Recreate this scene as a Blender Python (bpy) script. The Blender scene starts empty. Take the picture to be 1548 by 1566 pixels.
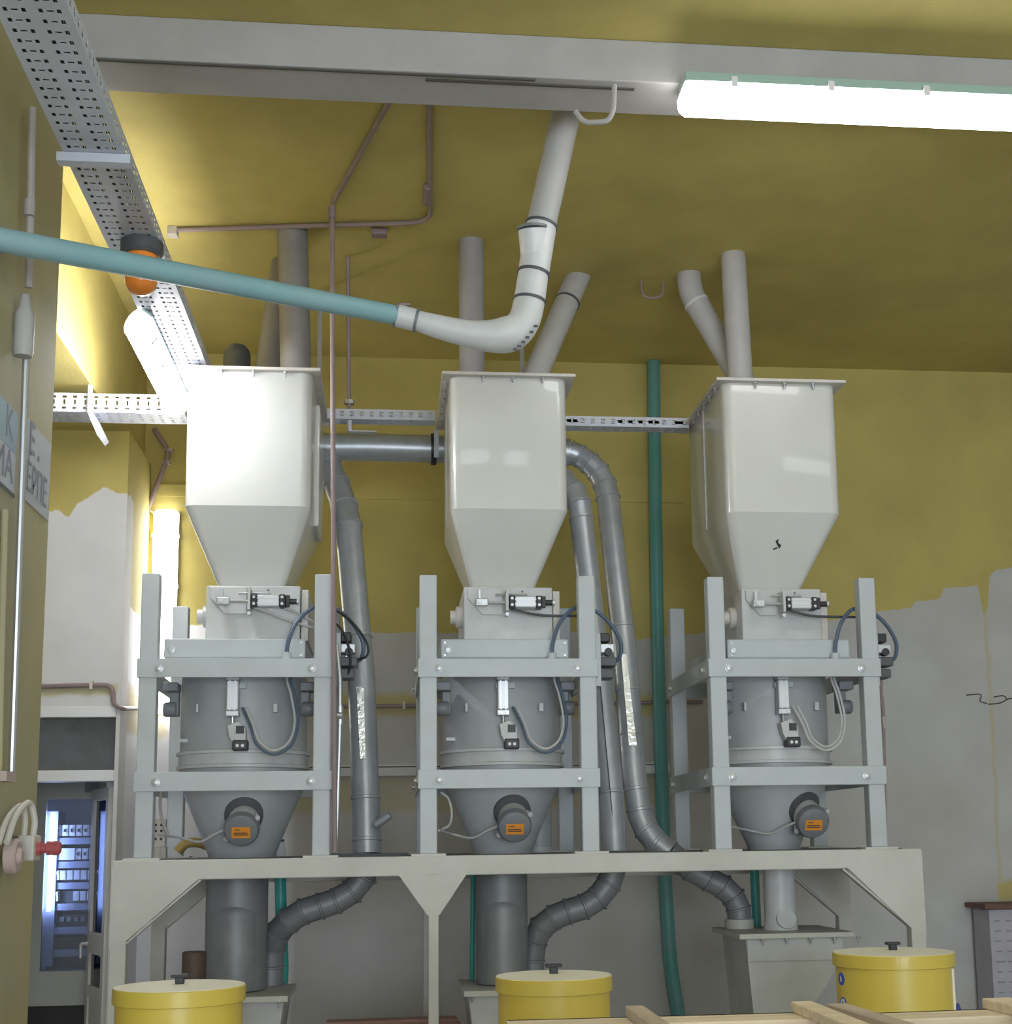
import bpy, math, random
from mathutils import Vector, Matrix

# ------------------------------------------------------------------ camera
F, CX, CY, VD, SL, EYE = 2154.0, 843.0, 949.0, (600.0, 1290.0), -0.0144, 1.65
W_PX, H_PX = 1548.0, 1566.0
random.seed(7)
scene = bpy.context.scene
C = scene.collection


def cdir(x, y):
    return Vector(((x - CX) / F, -(y - CY) / F, -1.0))


_Y = cdir(*VD).normalized()
_Z = Vector((1, -SL, 0)).cross(_Y).normalized()
_X = _Y.cross(_Z)
ROT = Matrix((_X, _Y, _Z))          # camera -> world
EYEP = Vector((0, 0, EYE))


def PY(x, y, Y):
    d = ROT @ cdir(x, y)
    return EYEP + d * (Y / d.y)


def PZ(x, y, Z):
    d = ROT @ cdir(x, y)
    return EYEP + d * ((Z - EYE) / d.z)


def PX(x, y, X):
    d = ROT @ cdir(x, y)
    return EYEP + d * (X / d.x)


cam_d = bpy.data.cameras.new('camera')
cam = bpy.data.objects.new('camera', cam_d)
C.objects.link(cam)
cam.matrix_world = Matrix.Translation(EYEP) @ ROT.to_4x4()
cam_d.sensor_fit = 'VERTICAL'
cam_d.sensor_height = 24.0
cam_d.sensor_width = 24.0
cam_d.lens = F / H_PX * 24.0
cam_d.shift_x = -(CX - W_PX / 2) / H_PX
cam_d.shift_y = (CY - H_PX / 2) / H_PX
cam_d.clip_start = 0.05
scene.camera = cam

# ------------------------------------------------------------------ world, exposure
world = bpy.data.worlds.new('world')
scene.world = world
world.use_nodes = True
world.node_tree.nodes['Background'].inputs[0].default_value = (0.75, 0.8, 0.9, 1)
world.node_tree.nodes['Background'].inputs[1].default_value = 0.05
vs = scene.view_settings
vs.view_transform = 'Standard'
vs.look = 'None'
vs.gamma = 1.0
vs.use_curve_mapping = False
vs.exposure = 0.0
LAMP_MAIN, LAMP_TRAY, LAMP_WALL, LAMP_FILL = 13.0, 52.0, 14.0, 7.6

# daylight added to brighten the hall, through an assumed gateway behind the viewer
fill = bpy.data.lights.new('fill_daylight', 'AREA')
fill.shape = 'RECTANGLE'
fill.size, fill.size_y = 5.0, 3.3
fill.energy = 590.0
fill.color = (0.80, 0.90, 1.0)
fill_o = bpy.data.objects.new('fill_daylight', fill)
fill_o.location = (1.2, -7.1, 1.75)
fill_o.rotation_euler = (math.radians(90), 0, 0)
C.objects.link(fill_o)

# ------------------------------------------------------------------ materials
MATS = {}


def mat(name, col, rough=0.5, metal=0.0, noise=0.0, nscale=6.0, dirt=None, dirt_amt=0.0, bump=0.0,
        bscale=60.0, spec=0.5, emit=None, estr=0.0, alpha=None, trans=0.0, stretch=None, coat=0.0):
    m = bpy.data.materials.new(name)
    m.use_nodes = True
    nt = m.node_tree
    b = nt.nodes['Principled BSDF']
    b.inputs['Base Color'].default_value = (*col, 1)
    b.inputs['Roughness'].default_value = rough
    b.inputs['Metallic'].default_value = metal
    b.inputs['Specular IOR Level'].default_value = spec
    b.inputs['Coat Weight'].default_value = coat
    b.inputs['Transmission Weight'].default_value = trans
    if alpha is not None:
        b.inputs['Alpha'].default_value = alpha
    if emit:
        b.inputs['Emission Color'].default_value = (*emit, 1)
        b.inputs['Emission Strength'].default_value = estr
    tc = nt.nodes.new('ShaderNodeTexCoord')
    src = tc.outputs['Object']
    if stretch:
        mp = nt.nodes.new('ShaderNodeMapping')
        mp.inputs['Scale'].default_value = stretch
        nt.links.new(src, mp.inputs[0])
        src = mp.outputs[0]
    if noise > 0 or dirt:
        n = nt.nodes.new('ShaderNodeTexNoise')
        n.inputs['Scale'].default_value = nscale
        n.inputs['Detail'].default_value = 6
        n.inputs['Roughness'].default_value = 0.62
        nt.links.new(src, n.inputs['Vector'])
        r = nt.nodes.new('ShaderNodeMapRange')
        r.inputs['From Min'].default_value = 0.3
        r.inputs['From Max'].default_value = 0.7
        r.inputs['To Min'].default_value = 1 - noise
        r.inputs['To Max'].default_value = 1 + noise
        nt.links.new(n.outputs[0], r.inputs[0])
        mx = nt.nodes.new('ShaderNodeMix')
        mx.data_type = 'RGBA'
        mx.blend_type = 'MULTIPLY'
        mx.inputs[0].default_value = 1
        mx.inputs[6].default_value = (*col, 1)
        nt.links.new(r.outputs[0], mx.inputs[7])
        out = mx.outputs[2]
        if dirt:
            n2 = nt.nodes.new('ShaderNodeTexNoise')
            n2.inputs['Scale'].default_value = nscale * 0.37
            n2.inputs['Detail'].default_value = 8
            nt.links.new(src, n2.inputs['Vector'])
            r2 = nt.nodes.new('ShaderNodeMapRange')
            r2.inputs['From Min'].default_value = 0.48
            r2.inputs['From Max'].default_value = 0.75
            r2.inputs['To Max'].default_value = dirt_amt
            nt.links.new(n2.outputs[0], r2.inputs[0])
            m2 = nt.nodes.new('ShaderNodeMix')
            m2.data_type = 'RGBA'
            nt.links.new(r2.outputs[0], m2.inputs[0])
            nt.links.new(out, m2.inputs[6])
            m2.inputs[7].default_value = (*dirt, 1)
            out = m2.outputs[2]
        nt.links.new(out, b.inputs['Base Color'])
    if bump > 0:
        n3 = nt.nodes.new('ShaderNodeTexNoise')
        n3.inputs['Scale'].default_value = bscale
        n3.inputs['Detail'].default_value = 4
        nt.links.new(src, n3.inputs['Vector'])
        bp = nt.nodes.new('ShaderNodeBump')
        bp.inputs['Strength'].default_value = bump
        bp.inputs['Distance'].default_value = 0.01
        nt.links.new(n3.outputs[0], bp.inputs['Height'])
        nt.links.new(bp.outputs[0], b.inputs['Normal'])
    MATS[name] = m
    return m


YEL = (0.50, 0.415, 0.13)
mat('yellow_paint', YEL, 0.75, noise=0.10, nscale=3, dirt=(0.30, 0.24, 0.08), dirt_amt=0.35, bump=0.15)
mat('beam_paint', (0.43, 0.41, 0.405), 0.7, noise=0.08, nscale=4, dirt=(0.33, 0.30, 0.26), dirt_amt=0.4, bump=0.1)
mat('pilaster_paint', (0.43, 0.385, 0.20), 0.7, noise=0.08, nscale=2, dirt=(0.40, 0.37, 0.31), dirt_amt=0.8, bump=0.1)
mat('floor_concrete', (0.45, 0.44, 0.42), 0.7, noise=0.15, nscale=4, bump=0.1)
mat('room_paint', (0.75, 0.74, 0.72), 0.8, noise=0.05, nscale=3)
mat('white_plaster', (0.66, 0.65, 0.65), 0.8, noise=0.06, nscale=4, bump=0.12)
mat('frame_paint', (0.49, 0.525, 0.55), 0.42, noise=0.04, nscale=7, dirt=(0.40, 0.40, 0.37), dirt_amt=0.35)
mat('platform_paint', (0.58, 0.57, 0.53), 0.5, noise=0.05, nscale=5, dirt=(0.40, 0.38, 0.33), dirt_amt=0.5)
mat('hopper_cream', (0.63, 0.63, 0.605), 0.28, noise=0.03, nscale=3, dirt=(0.55, 0.53, 0.47), dirt_amt=0.35, coat=0.3)
mat('hopper_trim', (0.62, 0.58, 0.54), 0.45, noise=0.08, nscale=9)
mat('gate_paint', (0.52, 0.53, 0.53), 0.4, noise=0.08, nscale=8, dirt=(0.70, 0.70, 0.70), dirt_amt=0.5)
mat('drum_paint', (0.40, 0.42, 0.44), 0.42, noise=0.08, nscale=5, dirt=(0.55, 0.56, 0.57), dirt_amt=0.6)
mat('galvanized', (0.42, 0.44, 0.47), 0.34, metal=0.4, noise=0.12, nscale=9, dirt=(0.5, 0.5, 0.5), dirt_amt=0.4)
mat('dusty_duct', (0.25, 0.26, 0.28), 0.5, metal=0.25, noise=0.12, nscale=9, dirt=(0.32, 0.32, 0.32), dirt_amt=0.6)
mat('foil_tape', (0.80, 0.81, 0.83), 0.25, metal=0.9, noise=0.05, bump=0.4, bscale=40)
mat('pipe_white', (0.66, 0.67, 0.68), 0.4, noise=0.06, nscale=8, dirt=(0.52, 0.50, 0.50), dirt_amt=0.4)
mat('pipe_dim', (0.33, 0.315, 0.335), 0.55, noise=0.06, nscale=8, dirt=(0.28, 0.26, 0.26), dirt_amt=0.4)
mat('pipe_mid', (0.46, 0.45, 0.45), 0.5, noise=0.06, nscale=8, dirt=(0.36, 0.35, 0.33), dirt_amt=0.4)
mat('pipe_dark', (0.23, 0.21, 0.21), 0.6, noise=0.08, nscale=8)
mat('teal_plastic', (0.05, 0.42, 0.38), 0.4, noise=0.06, nscale=6, dirt=(0.16, 0.38, 0.37), dirt_amt=0.5)
mat('teal_old', (0.09, 0.30, 0.28), 0.35, noise=0.06, nscale=6, dirt=(0.20, 0.33, 0.32), dirt_amt=0.5)
mat('teal_dusty', (0.26, 0.46, 0.50), 0.5, noise=0.06, nscale=6, dirt=(0.36, 0.45, 0.50), dirt_amt=0.5)
mat('tray_metal', (0.58, 0.60, 0.68), 0.5, metal=0.1, noise=0.06, nscale=7, dirt=(0.40, 0.40, 0.42), dirt_amt=0.4)
mat('conduit_mauve', (0.27, 0.20, 0.20), 0.5, noise=0.1, nscale=9)
mat('conduit_pale', (0.42, 0.38, 0.36), 0.5, noise=0.08, nscale=9)
mat('steel', (0.50, 0.51, 0.53), 0.35, metal=0.7)
mat('alu', (0.56, 0.57, 0.59), 0.38, metal=0.5)
mat('black', (0.025, 0.025, 0.03), 0.45)
mat('dark_grey', (0.085, 0.09, 0.10), 0.5, noise=0.1)
mat('motor_grey', (0.20, 0.21, 0.23), 0.45, noise=0.08)
mat('hose_blue', (0.09, 0.13, 0.19), 0.4)
mat('hose_grey', (0.50, 0.50, 0.50), 0.45)
mat('orange_label', (0.80, 0.30, 0.03), 0.5)
mat('barrel_yellow', (0.68, 0.52, 0.085), 0.35, noise=0.03, nscale=3, coat=0.15)
mat('barrel_lid', (0.88, 0.84, 0.70), 0.5, noise=0.04, nscale=4)
mat('sticker_blue', (0.05, 0.10, 0.45), 0.4)
mat('white_plain', (0.75, 0.75, 0.77), 0.5)
mat('wood', (0.84, 0.70, 0.53), 0.7, noise=0.16, nscale=5, stretch=(1, 9, 9), bump=0.15)
mat('wood_grey', (0.58, 0.47, 0.38), 0.75, noise=0.16, nscale=5, stretch=(9, 1, 9), bump=0.15)
mat('wood_pink', (0.46, 0.27, 0.22), 0.75, noise=0.15, nscale=5, stretch=(1, 9, 9))
mat('lamp_housing', (0.42, 0.60, 0.56), 0.5)
mat('emit_main', (0.9, 0.9, 0.9), 0.4, emit=(1.0, 0.985, 0.96), estr=LAMP_MAIN)
mat('emit_tray', (0.9, 0.9, 0.9), 0.4, emit=(0.97, 0.98, 1.0), estr=LAMP_TRAY)
mat('emit_cap', (0.9, 0.9, 0.9), 0.4, emit=(0.97, 0.98, 1.0), estr=2.0)
mat('emit_wall', (0.9, 0.9, 0.9), 0.4, emit=(1.0, 1.0, 0.98), estr=LAMP_WALL)
mat('emit_fill', (0.9, 0.9, 0.9), 0.4, emit=(0.86, 0.94, 1.0), estr=LAMP_FILL)
mat('emit_cabinet', (0.9, 0.9, 0.9), 0.4, emit=(0.5, 0.62, 1.0), estr=32.0)
mat('beacon_orange', (1.0, 0.30, 0.04), 0.2, coat=0.5)
mat('switch_red', (0.42, 0.09, 0.10), 0.45)
mat('dusty_pink', (0.50, 0.40, 0.38), 0.6)
mat('dusty_white', (0.60, 0.57, 0.53), 0.6)
mat('brown', (0.09, 0.06, 0.05), 0.6, noise=0.2)
mat('cardboard_gold', (0.42, 0.29, 0.09), 0.6)
mat('cabinet_paint', (0.48, 0.49, 0.47), 0.5, noise=0.04)
mat('cabinet_inside', (0.33, 0.36, 0.46), 0.5)
mat('breaker_white', (0.75, 0.76, 0.80), 0.5)
mat('door_alu', (0.62, 0.61, 0.58), 0.5, noise=0.04)


def thin_glass(name, tint, rough=0.04):
    m = bpy.data.materials.new(name)
    m.use_nodes = True
    nt = m.node_tree
    nt.nodes.remove(nt.nodes['Principled BSDF'])
    t = nt.nodes.new('ShaderNodeBsdfTransparent'); t.inputs[0].default_value = (*tint, 1)
    g = nt.nodes.new('ShaderNodeBsdfGlossy'); g.inputs['Roughness'].default_value = rough
    f = nt.nodes.new('ShaderNodeFresnel'); f.inputs[0].default_value = 1.5
    mx = nt.nodes.new('ShaderNodeMixShader')
    nt.links.new(f.outputs[0], mx.inputs[0]); nt.links.new(t.outputs[0], mx.inputs[1]); nt.links.new(g.outputs[0], mx.inputs[2])
    nt.links.new(mx.outputs[0], nt.nodes['Material Output'].inputs[0])
    MATS[name] = m


thin_glass('cabinet_glass', (0.80, 0.85, 0.95))
thin_glass('door_glass', (0.10, 0.12, 0.16))
mat('transom_glass', (0.065, 0.07, 0.08), 0.12, spec=0.7, noise=0.4, nscale=3)
mat('paper_blue', (0.30, 0.42, 0.52), 0.6, noise=0.05)
mat('paper_white', (0.58, 0.60, 0.66), 0.6, noise=0.05)
mat('paper_grey', (0.48, 0.50, 0.54), 0.6, noise=0.05)
mat('ink', (0.25, 0.27, 0.33), 0.7)
mat('board_lilac', (0.44, 0.42, 0.47), 0.7, noise=0.08)
mat('rust', (0.16, 0.09, 0.07), 0.8, noise=0.2)
mat('blue_plastic', (0.04, 0.06, 0.30), 0.5)
mat('crack_dark', (0.10, 0.09, 0.08), 0.9)


def painted_wall(name, low, pts, xr, zr, ragged=0.06, stain=None, seam=None, fine=2.2, white=None):
    """yellow paint above a ragged line, bare plaster below; pts = (x, z) of the line in world metres."""
    m = bpy.data.materials.new(name)
    m.use_nodes = True
    nt = m.node_tree
    N, L = nt.nodes.new, nt.links.new
    b = nt.nodes['Principled BSDF']
    b.inputs['Roughness'].default_value = 0.8
    geo = N('ShaderNodeNewGeometry')
    sep = N('ShaderNodeSeparateXYZ')
    L(geo.outputs['Position'], sep.inputs[0])
    mr = N('ShaderNodeMapRange')
    mr.inputs['From Min'].default_value, mr.inputs['From Max'].default_value = xr
    L(sep.outputs[0], mr.inputs[0])
    fc = N('ShaderNodeFloatCurve')
    cv = fc.mapping.curves[0]
    P = [((x - xr[0]) / (xr[1] - xr[0]), (z - zr[0]) / (zr[1] - zr[0])) for x, z in pts]
    cv.points[0].location = P[0]
    cv.points[1].location = P[-1]
    for p in P[1:-1]:
        cv.points.new(*p)
    for p in cv.points:
        p.handle_type = 'VECTOR'
    fc.mapping.update()
    L(mr.outputs[0], fc.inputs['Value'])
    back = N('ShaderNodeMapRange')
    back.inputs['To Min'].default_value, back.inputs['To Max'].default_value = zr
    L(fc.outputs[0], back.inputs[0])
    no = N('ShaderNodeTexNoise')
    no.inputs['Scale'].default_value = fine
    no.inputs['Detail'].default_value = 7
    no.inputs['Roughness'].default_value = 0.65
    L(geo.outputs['Position'], no.inputs['Vector'])
    sub = N('ShaderNodeMath'); sub.operation = 'SUBTRACT'; sub.inputs[1].default_value = 0.5
    L(no.outputs[0], sub.inputs[0])
    mul = N('ShaderNodeMath'); mul.operation = 'MULTIPLY'; mul.inputs[1].default_value = ragged * 4
    L(sub.outputs[0], mul.inputs[0])
    add = N('ShaderNodeMath'); add.operation = 'ADD'
    L(back.outputs[0], add.inputs[0]); L(mul.outputs[0], add.inputs[1])
    dz = N('ShaderNodeMath'); dz.operation = 'SUBTRACT'
    L(sep.outputs[2], dz.inputs[0]); L(add.outputs[0], dz.inputs[1])
    st = N('ShaderNodeMapRange')
    st.inputs['From Min'].default_value = -0.004
    st.inputs['From Max'].default_value = 0.004
    L(dz.outputs[0], st.inputs[0])
    mask = st.outputs[0]

    def rect(x0, x1, z0, z1, soft, ns, na):
        """soft-edged band of bare yellow paint"""
        n = N('ShaderNodeTexNoise'); n.inputs['Scale'].default_value = ns; n.inputs['Detail'].default_value = 5
        L(geo.outputs['Position'], n.inputs['Vector'])
        o = None
        for src, lo, hi in ((sep.outputs[0], x0, x1), (sep.outputs[2], z0, z1)):
            c = N('ShaderNodeMath'); c.operation = 'SUBTRACT'; c.inputs[1].default_value = (lo + hi) / 2
            L(src, c.inputs[0])
            w = N('ShaderNodeMath'); w.operation = 'MULTIPLY_ADD'; w.inputs[1].default_value = na; L(n.outputs[0], w.inputs[0])
            L(c.outputs[0], w.inputs[2])
            off = N('ShaderNodeMath'); off.operation = 'SUBTRACT'; off.inputs[1].default_value = na * 0.5
            L(w.outputs[0], off.inputs[0])
            a = N('ShaderNodeMath'); a.operation = 'ABSOLUTE'; L(off.outputs[0], a.inputs[0])
            r = N('ShaderNodeMapRange')
            r.inputs['From Min'].default_value = (hi - lo) / 2 + soft
            r.inputs['From Max'].default_value = (hi - lo) / 2 - soft
            L(a.outputs[0], r.inputs[0])
            if o is None:
                o = r.outputs[0]
            else:
                mm = N('ShaderNodeMath'); mm.operation = 'MULTIPLY'
                L(o, mm.inputs[0]); L(r.outputs[0], mm.inputs[1]); o = mm.outputs[0]
        return o
    for q in (seam or []):
        o = rect(*q[:7])
        sc = N('ShaderNodeMath'); sc.operation = 'MULTIPLY'; sc.inputs[1].default_value = q[7]; L(o, sc.inputs[0])
        mx = N('ShaderNodeMath'); mx.operation = 'MAXIMUM'
        L(mask, mx.inputs[0]); L(sc.outputs[0], mx.inputs[1]); mask = mx.outputs[0]

    def shade(col, sc, amt, dirt, damt):
        n = N('ShaderNodeTexNoise'); n.inputs['Scale'].default_value = sc; n.inputs['Detail'].default_value = 7
        L(geo.outputs['Position'], n.inputs['Vector'])
        r = N('ShaderNodeMapRange')
        r.inputs['From Min'].default_value = 0.3; r.inputs['From Max'].default_value = 0.7
        r.inputs['To Min'].default_value = 1 - amt; r.inputs['To Max'].default_value = 1 + amt
        L(n.outputs[0], r.inputs[0])
        x = N('ShaderNodeMix'); x.data_type = 'RGBA'; x.blend_type = 'MULTIPLY'; x.inputs[0].default_value = 1
        x.inputs[6].default_value = (*col, 1); L(r.outputs[0], x.inputs[7])
        n2 = N('ShaderNodeTexNoise'); n2.inputs['Scale'].default_value = sc * 0.45; n2.inputs['Detail'].default_value = 8
        L(geo.outputs['Position'], n2.inputs['Vector'])
        r2 = N('ShaderNodeMapRange'); r2.inputs['From Min'].default_value = 0.45; r2.inputs['From Max'].default_value = 0.75
        r2.inputs['To Max'].default_value = damt
        L(n2.outputs[0], r2.inputs[0])
        y = N('ShaderNodeMix'); y.data_type = 'RGBA'
        L(r2.outputs[0], y.inputs[0]); L(x.outputs[2], y.inputs[6]); y.inputs[7].default_value = (*dirt, 1)
        return y.outputs[2]
    lo = shade(low, 2.6, 0.08, stain or low, 0.6)
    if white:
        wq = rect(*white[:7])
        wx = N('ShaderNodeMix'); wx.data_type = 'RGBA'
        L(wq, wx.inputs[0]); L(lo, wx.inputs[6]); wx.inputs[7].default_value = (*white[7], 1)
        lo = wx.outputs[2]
    hi = shade(YEL, 3.0, 0.08, (0.30, 0.24, 0.08), 0.3)
    fx = N('ShaderNodeMix'); fx.data_type = 'RGBA'
    L(mask, fx.inputs[0]); L(lo, fx.inputs[6]); L(hi, fx.inputs[7])
    L(fx.outputs[2], b.inputs['Base Color'])
    MATS[name] = m
    return m


# ------------------------------------------------------------------ mesh helpers
class MB:
    def __init__(self):
        self.v, self.f = [], []

    def add(self, vs_, fs_):
        o = len(self.v)
        self.v += [Vector(p) for p in vs_]
        self.f += [tuple(i + o for i in f) for f in fs_]
        return self

    def box(self, a, b):
        x0, x1 = sorted((a[0], b[0])); y0, y1 = sorted((a[1], b[1])); z0, z1 = sorted((a[2], b[2]))
        return self.add([(x0, y0, z0), (x1, y0, z0), (x1, y1, z0), (x0, y1, z0),
                         (x0, y0, z1), (x1, y0, z1), (x1, y1, z1), (x0, y1, z1)],
                        [(0, 3, 2, 1), (4, 5, 6, 7), (0, 1, 5, 4), (1, 2, 6, 5), (2, 3, 7, 6), (3, 0, 4, 7)])

    def cbox(self, c, s):
        return self.box([c[i] - s[i] / 2 for i in range(3)], [c[i] + s[i] / 2 for i in range(3)])

    def prism(self, poly, d):
        """poly: list of 3d points (planar), extruded along vector d"""
        n = len(poly)
        d = Vector(d)
        p = [Vector(q) for q in poly]
        return self.add(p + [q + d for q in p],
                        [tuple(range(n))[::-1], tuple(range(n, 2 * n))] +
                        [(i, (i + 1) % n, n + (i + 1) % n, n + i) for i in range(n)])

    def rings(self, rings, cap=True):
        n = len(rings[0])
        vs_ = [p for r in rings for p in r]
        fs = []
        for k in range(len(rings) - 1):
            for i in range(n):
                j = (i + 1) % n
                fs.append((k * n + i, k * n + j, (k + 1) * n + j, (k + 1) * n + i))
        if cap:
            fs.append(tuple(range(n))[::-1])
            fs.append(tuple(range((len(rings) - 1) * n, len(rings) * n)))
        return self.add(vs_, fs)

    def tube(self, path, r, seg=12, cap=True):
        path = [Vector(p) for p in path]
        rs = r if isinstance(r, (list, tuple)) else [r] * len(path)
        fr = frames(path)
        return self.rings([ring(p, u, w, q, seg) for (p, t, u, w), q in zip(fr, rs)], cap)

    def cyl(self, a, b, r, r2=None, seg=20):
        return self.tube([a, b], [r, r if r2 is None else r2], seg)

    def lathe(self, prof, origin, axis=(0, 0, 1), seg=32, cap=True):
        """prof: list of (radius, height along axis)"""
        o, a = Vector(origin), Vector(axis).normalized()
        u = a.orthogonal().normalized()
        w = a.cross(u)
        return self.rings([ring(o + a * h, u, w, max(r, 1e-4), seg) for r, h in prof], cap)

    def build(self, name, m, parent=None, smooth=True, angle=32, bevel=0.0):
        me = bpy.data.meshes.new(name)
        me.from_pydata([tuple(p) for p in self.v], [], self.f)
        me.validate()
        import bmesh
        bm = bmesh.new(); bm.from_mesh(me)
        bmesh.ops.recalc_face_normals(bm, faces=bm.faces)
        bm.to_mesh(me); bm.free()
        if smooth:
            for p in me.polygons:
                p.use_smooth = True
            me.set_sharp_from_angle(angle=math.radians(angle))
        me.materials.append(MATS[m] if isinstance(m, str) else m)
        o = bpy.data.objects.new(name, me)
        C.objects.link(o)
        if parent:
            o.parent = parent
            o.matrix_parent_inverse = Matrix.Translation(parent.location).inverted()
        if bevel:
            bv = o.modifiers.new('bevel', 'BEVEL')
            bv.width = bevel
            bv.segments = 2
            bv.limit_method = 'ANGLE'
        return o


def frames(path):
    out = []
    n = len(path)
    u = None
    for i, p in enumerate(path):
        if i == 0:
            t = path[1] - path[0]
        elif i == n - 1:
            t = path[-1] - path[-2]
        else:
            t = (path[i + 1] - p).normalized() + (p - path[i - 1]).normalized()
        t = t.normalized()
        if u is None:
            u = t.orthogonal().normalized()
        else:
            u = (u - t * u.dot(t)).normalized()
        out.append((p, t, u, t.cross(u)))
    return out


def ring(p, u, w, r, seg):
    return [p + (u * math.cos(2 * math.pi * i / seg) + w * math.sin(2 * math.pi * i / seg)) * r for i in range(seg)]


def fillet(pts, r, n=6):
    pts = [Vector(p) for p in pts]
    out = [pts[0]]
    for i in range(1, len(pts) - 1):
        a, b, c = pts[i - 1], pts[i], pts[i + 1]
        d1, d2 = (a - b), (c - b)
        q = min(r, d1.length * 0.48, d2.length * 0.48)
        s, e = b + d1.normalized() * q, b + d2.normalized() * q
        for k in range(n + 1):
            t = k / n
            out.append(s * (1 - t) ** 2 + b * 2 * t * (1 - t) + e * t * t)
    out.append(pts[-1])
    return out


def smooth_path(pts, n=6):
    P = [Vector(p) for p in pts]
    P = [P[0] * 2 - P[1]] + P + [P[-1] * 2 - P[-2]]
    out = []
    for i in range(1, len(P) - 2):
        for k in range(n):
            t = k / n
            a, b, c, d = P[i - 1], P[i], P[i + 1], P[i + 2]
            out.append(0.5 * (2 * b + (c - a) * t + (2 * a - 5 * b + 4 * c - d) * t * t + (3 * b - a - 3 * c + d) * t ** 3))
    out.append(P[-2])
    return out


def rrect(cx, cy, z, hw, hd, r, n=6):
    pts = []
    for sx, sy, a0 in ((1, 1, 0), (-1, 1, 90), (-1, -1, 180), (1, -1, 270)):
        for k in range(n + 1):
            a = math.radians(a0 + 90 * k / n)
            pts.append(Vector((cx + sx * (hw - r) + r * math.cos(a), cy + sy * (hd - r) + r * math.sin(a), z)))
    return pts


def thing(name, label, cat, loc=(0, 0, 0), group=None):
    o = bpy.data.objects.new(name, None)
    o.location = loc
    o.empty_display_size = 0.1
    C.objects.link(o)
    return tag(o, label, cat, group)


def tag(o, label, cat, group=None):
    o['label'] = label
    o['category'] = cat
    if group:
        o['group'] = group
    return o


def struct(o, label=None):
    o['kind'] = 'structure'
    if label:
        o['label'] = label
    return o


def share(src, name, loc, parent, rot=None):
    """another object on the same mesh data (alike small pieces)"""
    o = bpy.data.objects.new(name, src.data)
    C.objects.link(o)
    o.parent = parent
    o.matrix_parent_inverse = Matrix.Translation(parent.location).inverted() if parent else Matrix()
    o.location = loc
    if rot:
        o.rotation_euler = rot
    return o


class Stamp:
    """one small mesh about its own origin, placed many times on shared data"""
    def __init__(self, mb, m, bevel=0.0):
        self.mb, self.m, self.first, self.bevel = mb, m, None, bevel

    def put(self, name, loc, parent, rot=None):
        if self.first is None:
            self.first = self.mb.build(name, self.m, None)
            o = self.first
            if parent:
                o.parent = parent
                o.matrix_parent_inverse = Matrix.Translation(parent.location).inverted()
            o.location = loc
            if rot:
                o.rotation_euler = rot
            return o
        return share(self.first, name, loc, parent, rot)


def lettering(text, parent, m, origin, right, up, size, name='lettering', sx=1.0):
    cu = bpy.data.curves.new('lettering', 'FONT')
    cu.body = text
    cu.size = size
    cu.extrude = 0.0006
    t = bpy.data.objects.new('lettering_tmp', cu)
    C.objects.link(t)
    dg = bpy.context.evaluated_depsgraph_get()
    me = bpy.data.meshes.new_from_object(t.evaluated_get(dg))
    bpy.data.objects.remove(t)
    r, u = Vector(right).normalized(), Vector(up).normalized()
    nrm = r.cross(u)
    M = Matrix((r * sx, u, nrm)).transposed().to_4x4()
    me.transform(Matrix.Translation(origin) @ M)
    me.materials.clear()
    me.materials.append(MATS[m])
    o = bpy.data.objects.new(name, me)
    C.objects.link(o)
    o.parent = parent
    o.matrix_parent_inverse = Matrix.Translation(parent.location).inverted()
    return o


# ------------------------------------------------------------------ the hall
ZC, YB = 4.79, 8.9          # ceiling height, back wall
PIL = -1.3                  # face of the pilaster beside the camera
LB = -1.57                  # face of the beam along the left side
YD = 8.14                   # wall with the doorway

painted_wall('back_wall_paint', (0.53, 0.52, 0.515),
             [(-2, 3.02), (-1.66, 3.04), (-0.6, 2.99), (0.0, 2.97), (1.2, 2.98), (1.5, 2.93), (2.3, 3.0), (3.15, 3.10), (3.18, 3.12), (3.42, 3.14),
              (3.45, 3.18), (3.62, 3.2), (3.65, 3.28), (3.90, 3.30), (3.915, 3.1), (3.945, 3.1), (3.96, 3.34), (4.02, 3.40), (4.15, 3.42), (5.5, 3.45)],
             (-2, 5.5), (2.5, 4.0), ragged=0.016, stain=(0.42, 0.39, 0.31), fine=5,
             seam=[(3.916, 3.938, 1.2, 3.3, 0.010, 4.0, 0.09, 0.5), (-1.6, 1.65, 2.43, 2.57, 0.02, 4.0, 0.12, 0.75),
                   (-0.6, 1.75, 1.85, 2.06, 0.02, 3.0, 0.1, 0.45), (3.9, 4.3, 1.22, 1.36, 0.02, 6, 0.1, 0.9),
                   (-1.6, -1.4, 2.3, 2.6, 0.02, 6, 0.1, 0.6)],
             white=(-2.0, -0.62, -1.0, 4.0, 0.03, 3.0, 0.06, (0.78, 0.78, 0.82)))  # white paint at the left, its tone also carrying the upright lamp's light
painted_wall('door_wall_paint', (0.66, 0.65, 0.65),
             [(-3.2, 3.6), (-2.05, 3.62), (-1.95, 3.55), (-1.85, 3.52), (-1.8, 3.62), (-1.72, 3.66), (-1.66, 3.72), (-1.6, 3.68), (-1.5, 3.66)],
             (-3.2, -1.5), (3.0, 4.5), ragged=0.03, stain=(0.58, 0.56, 0.55), fine=6,
             seam=[(-2.2, -1.55, 2.5, 2.56, 0.01, 6, 0.06, 0.6)])

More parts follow.
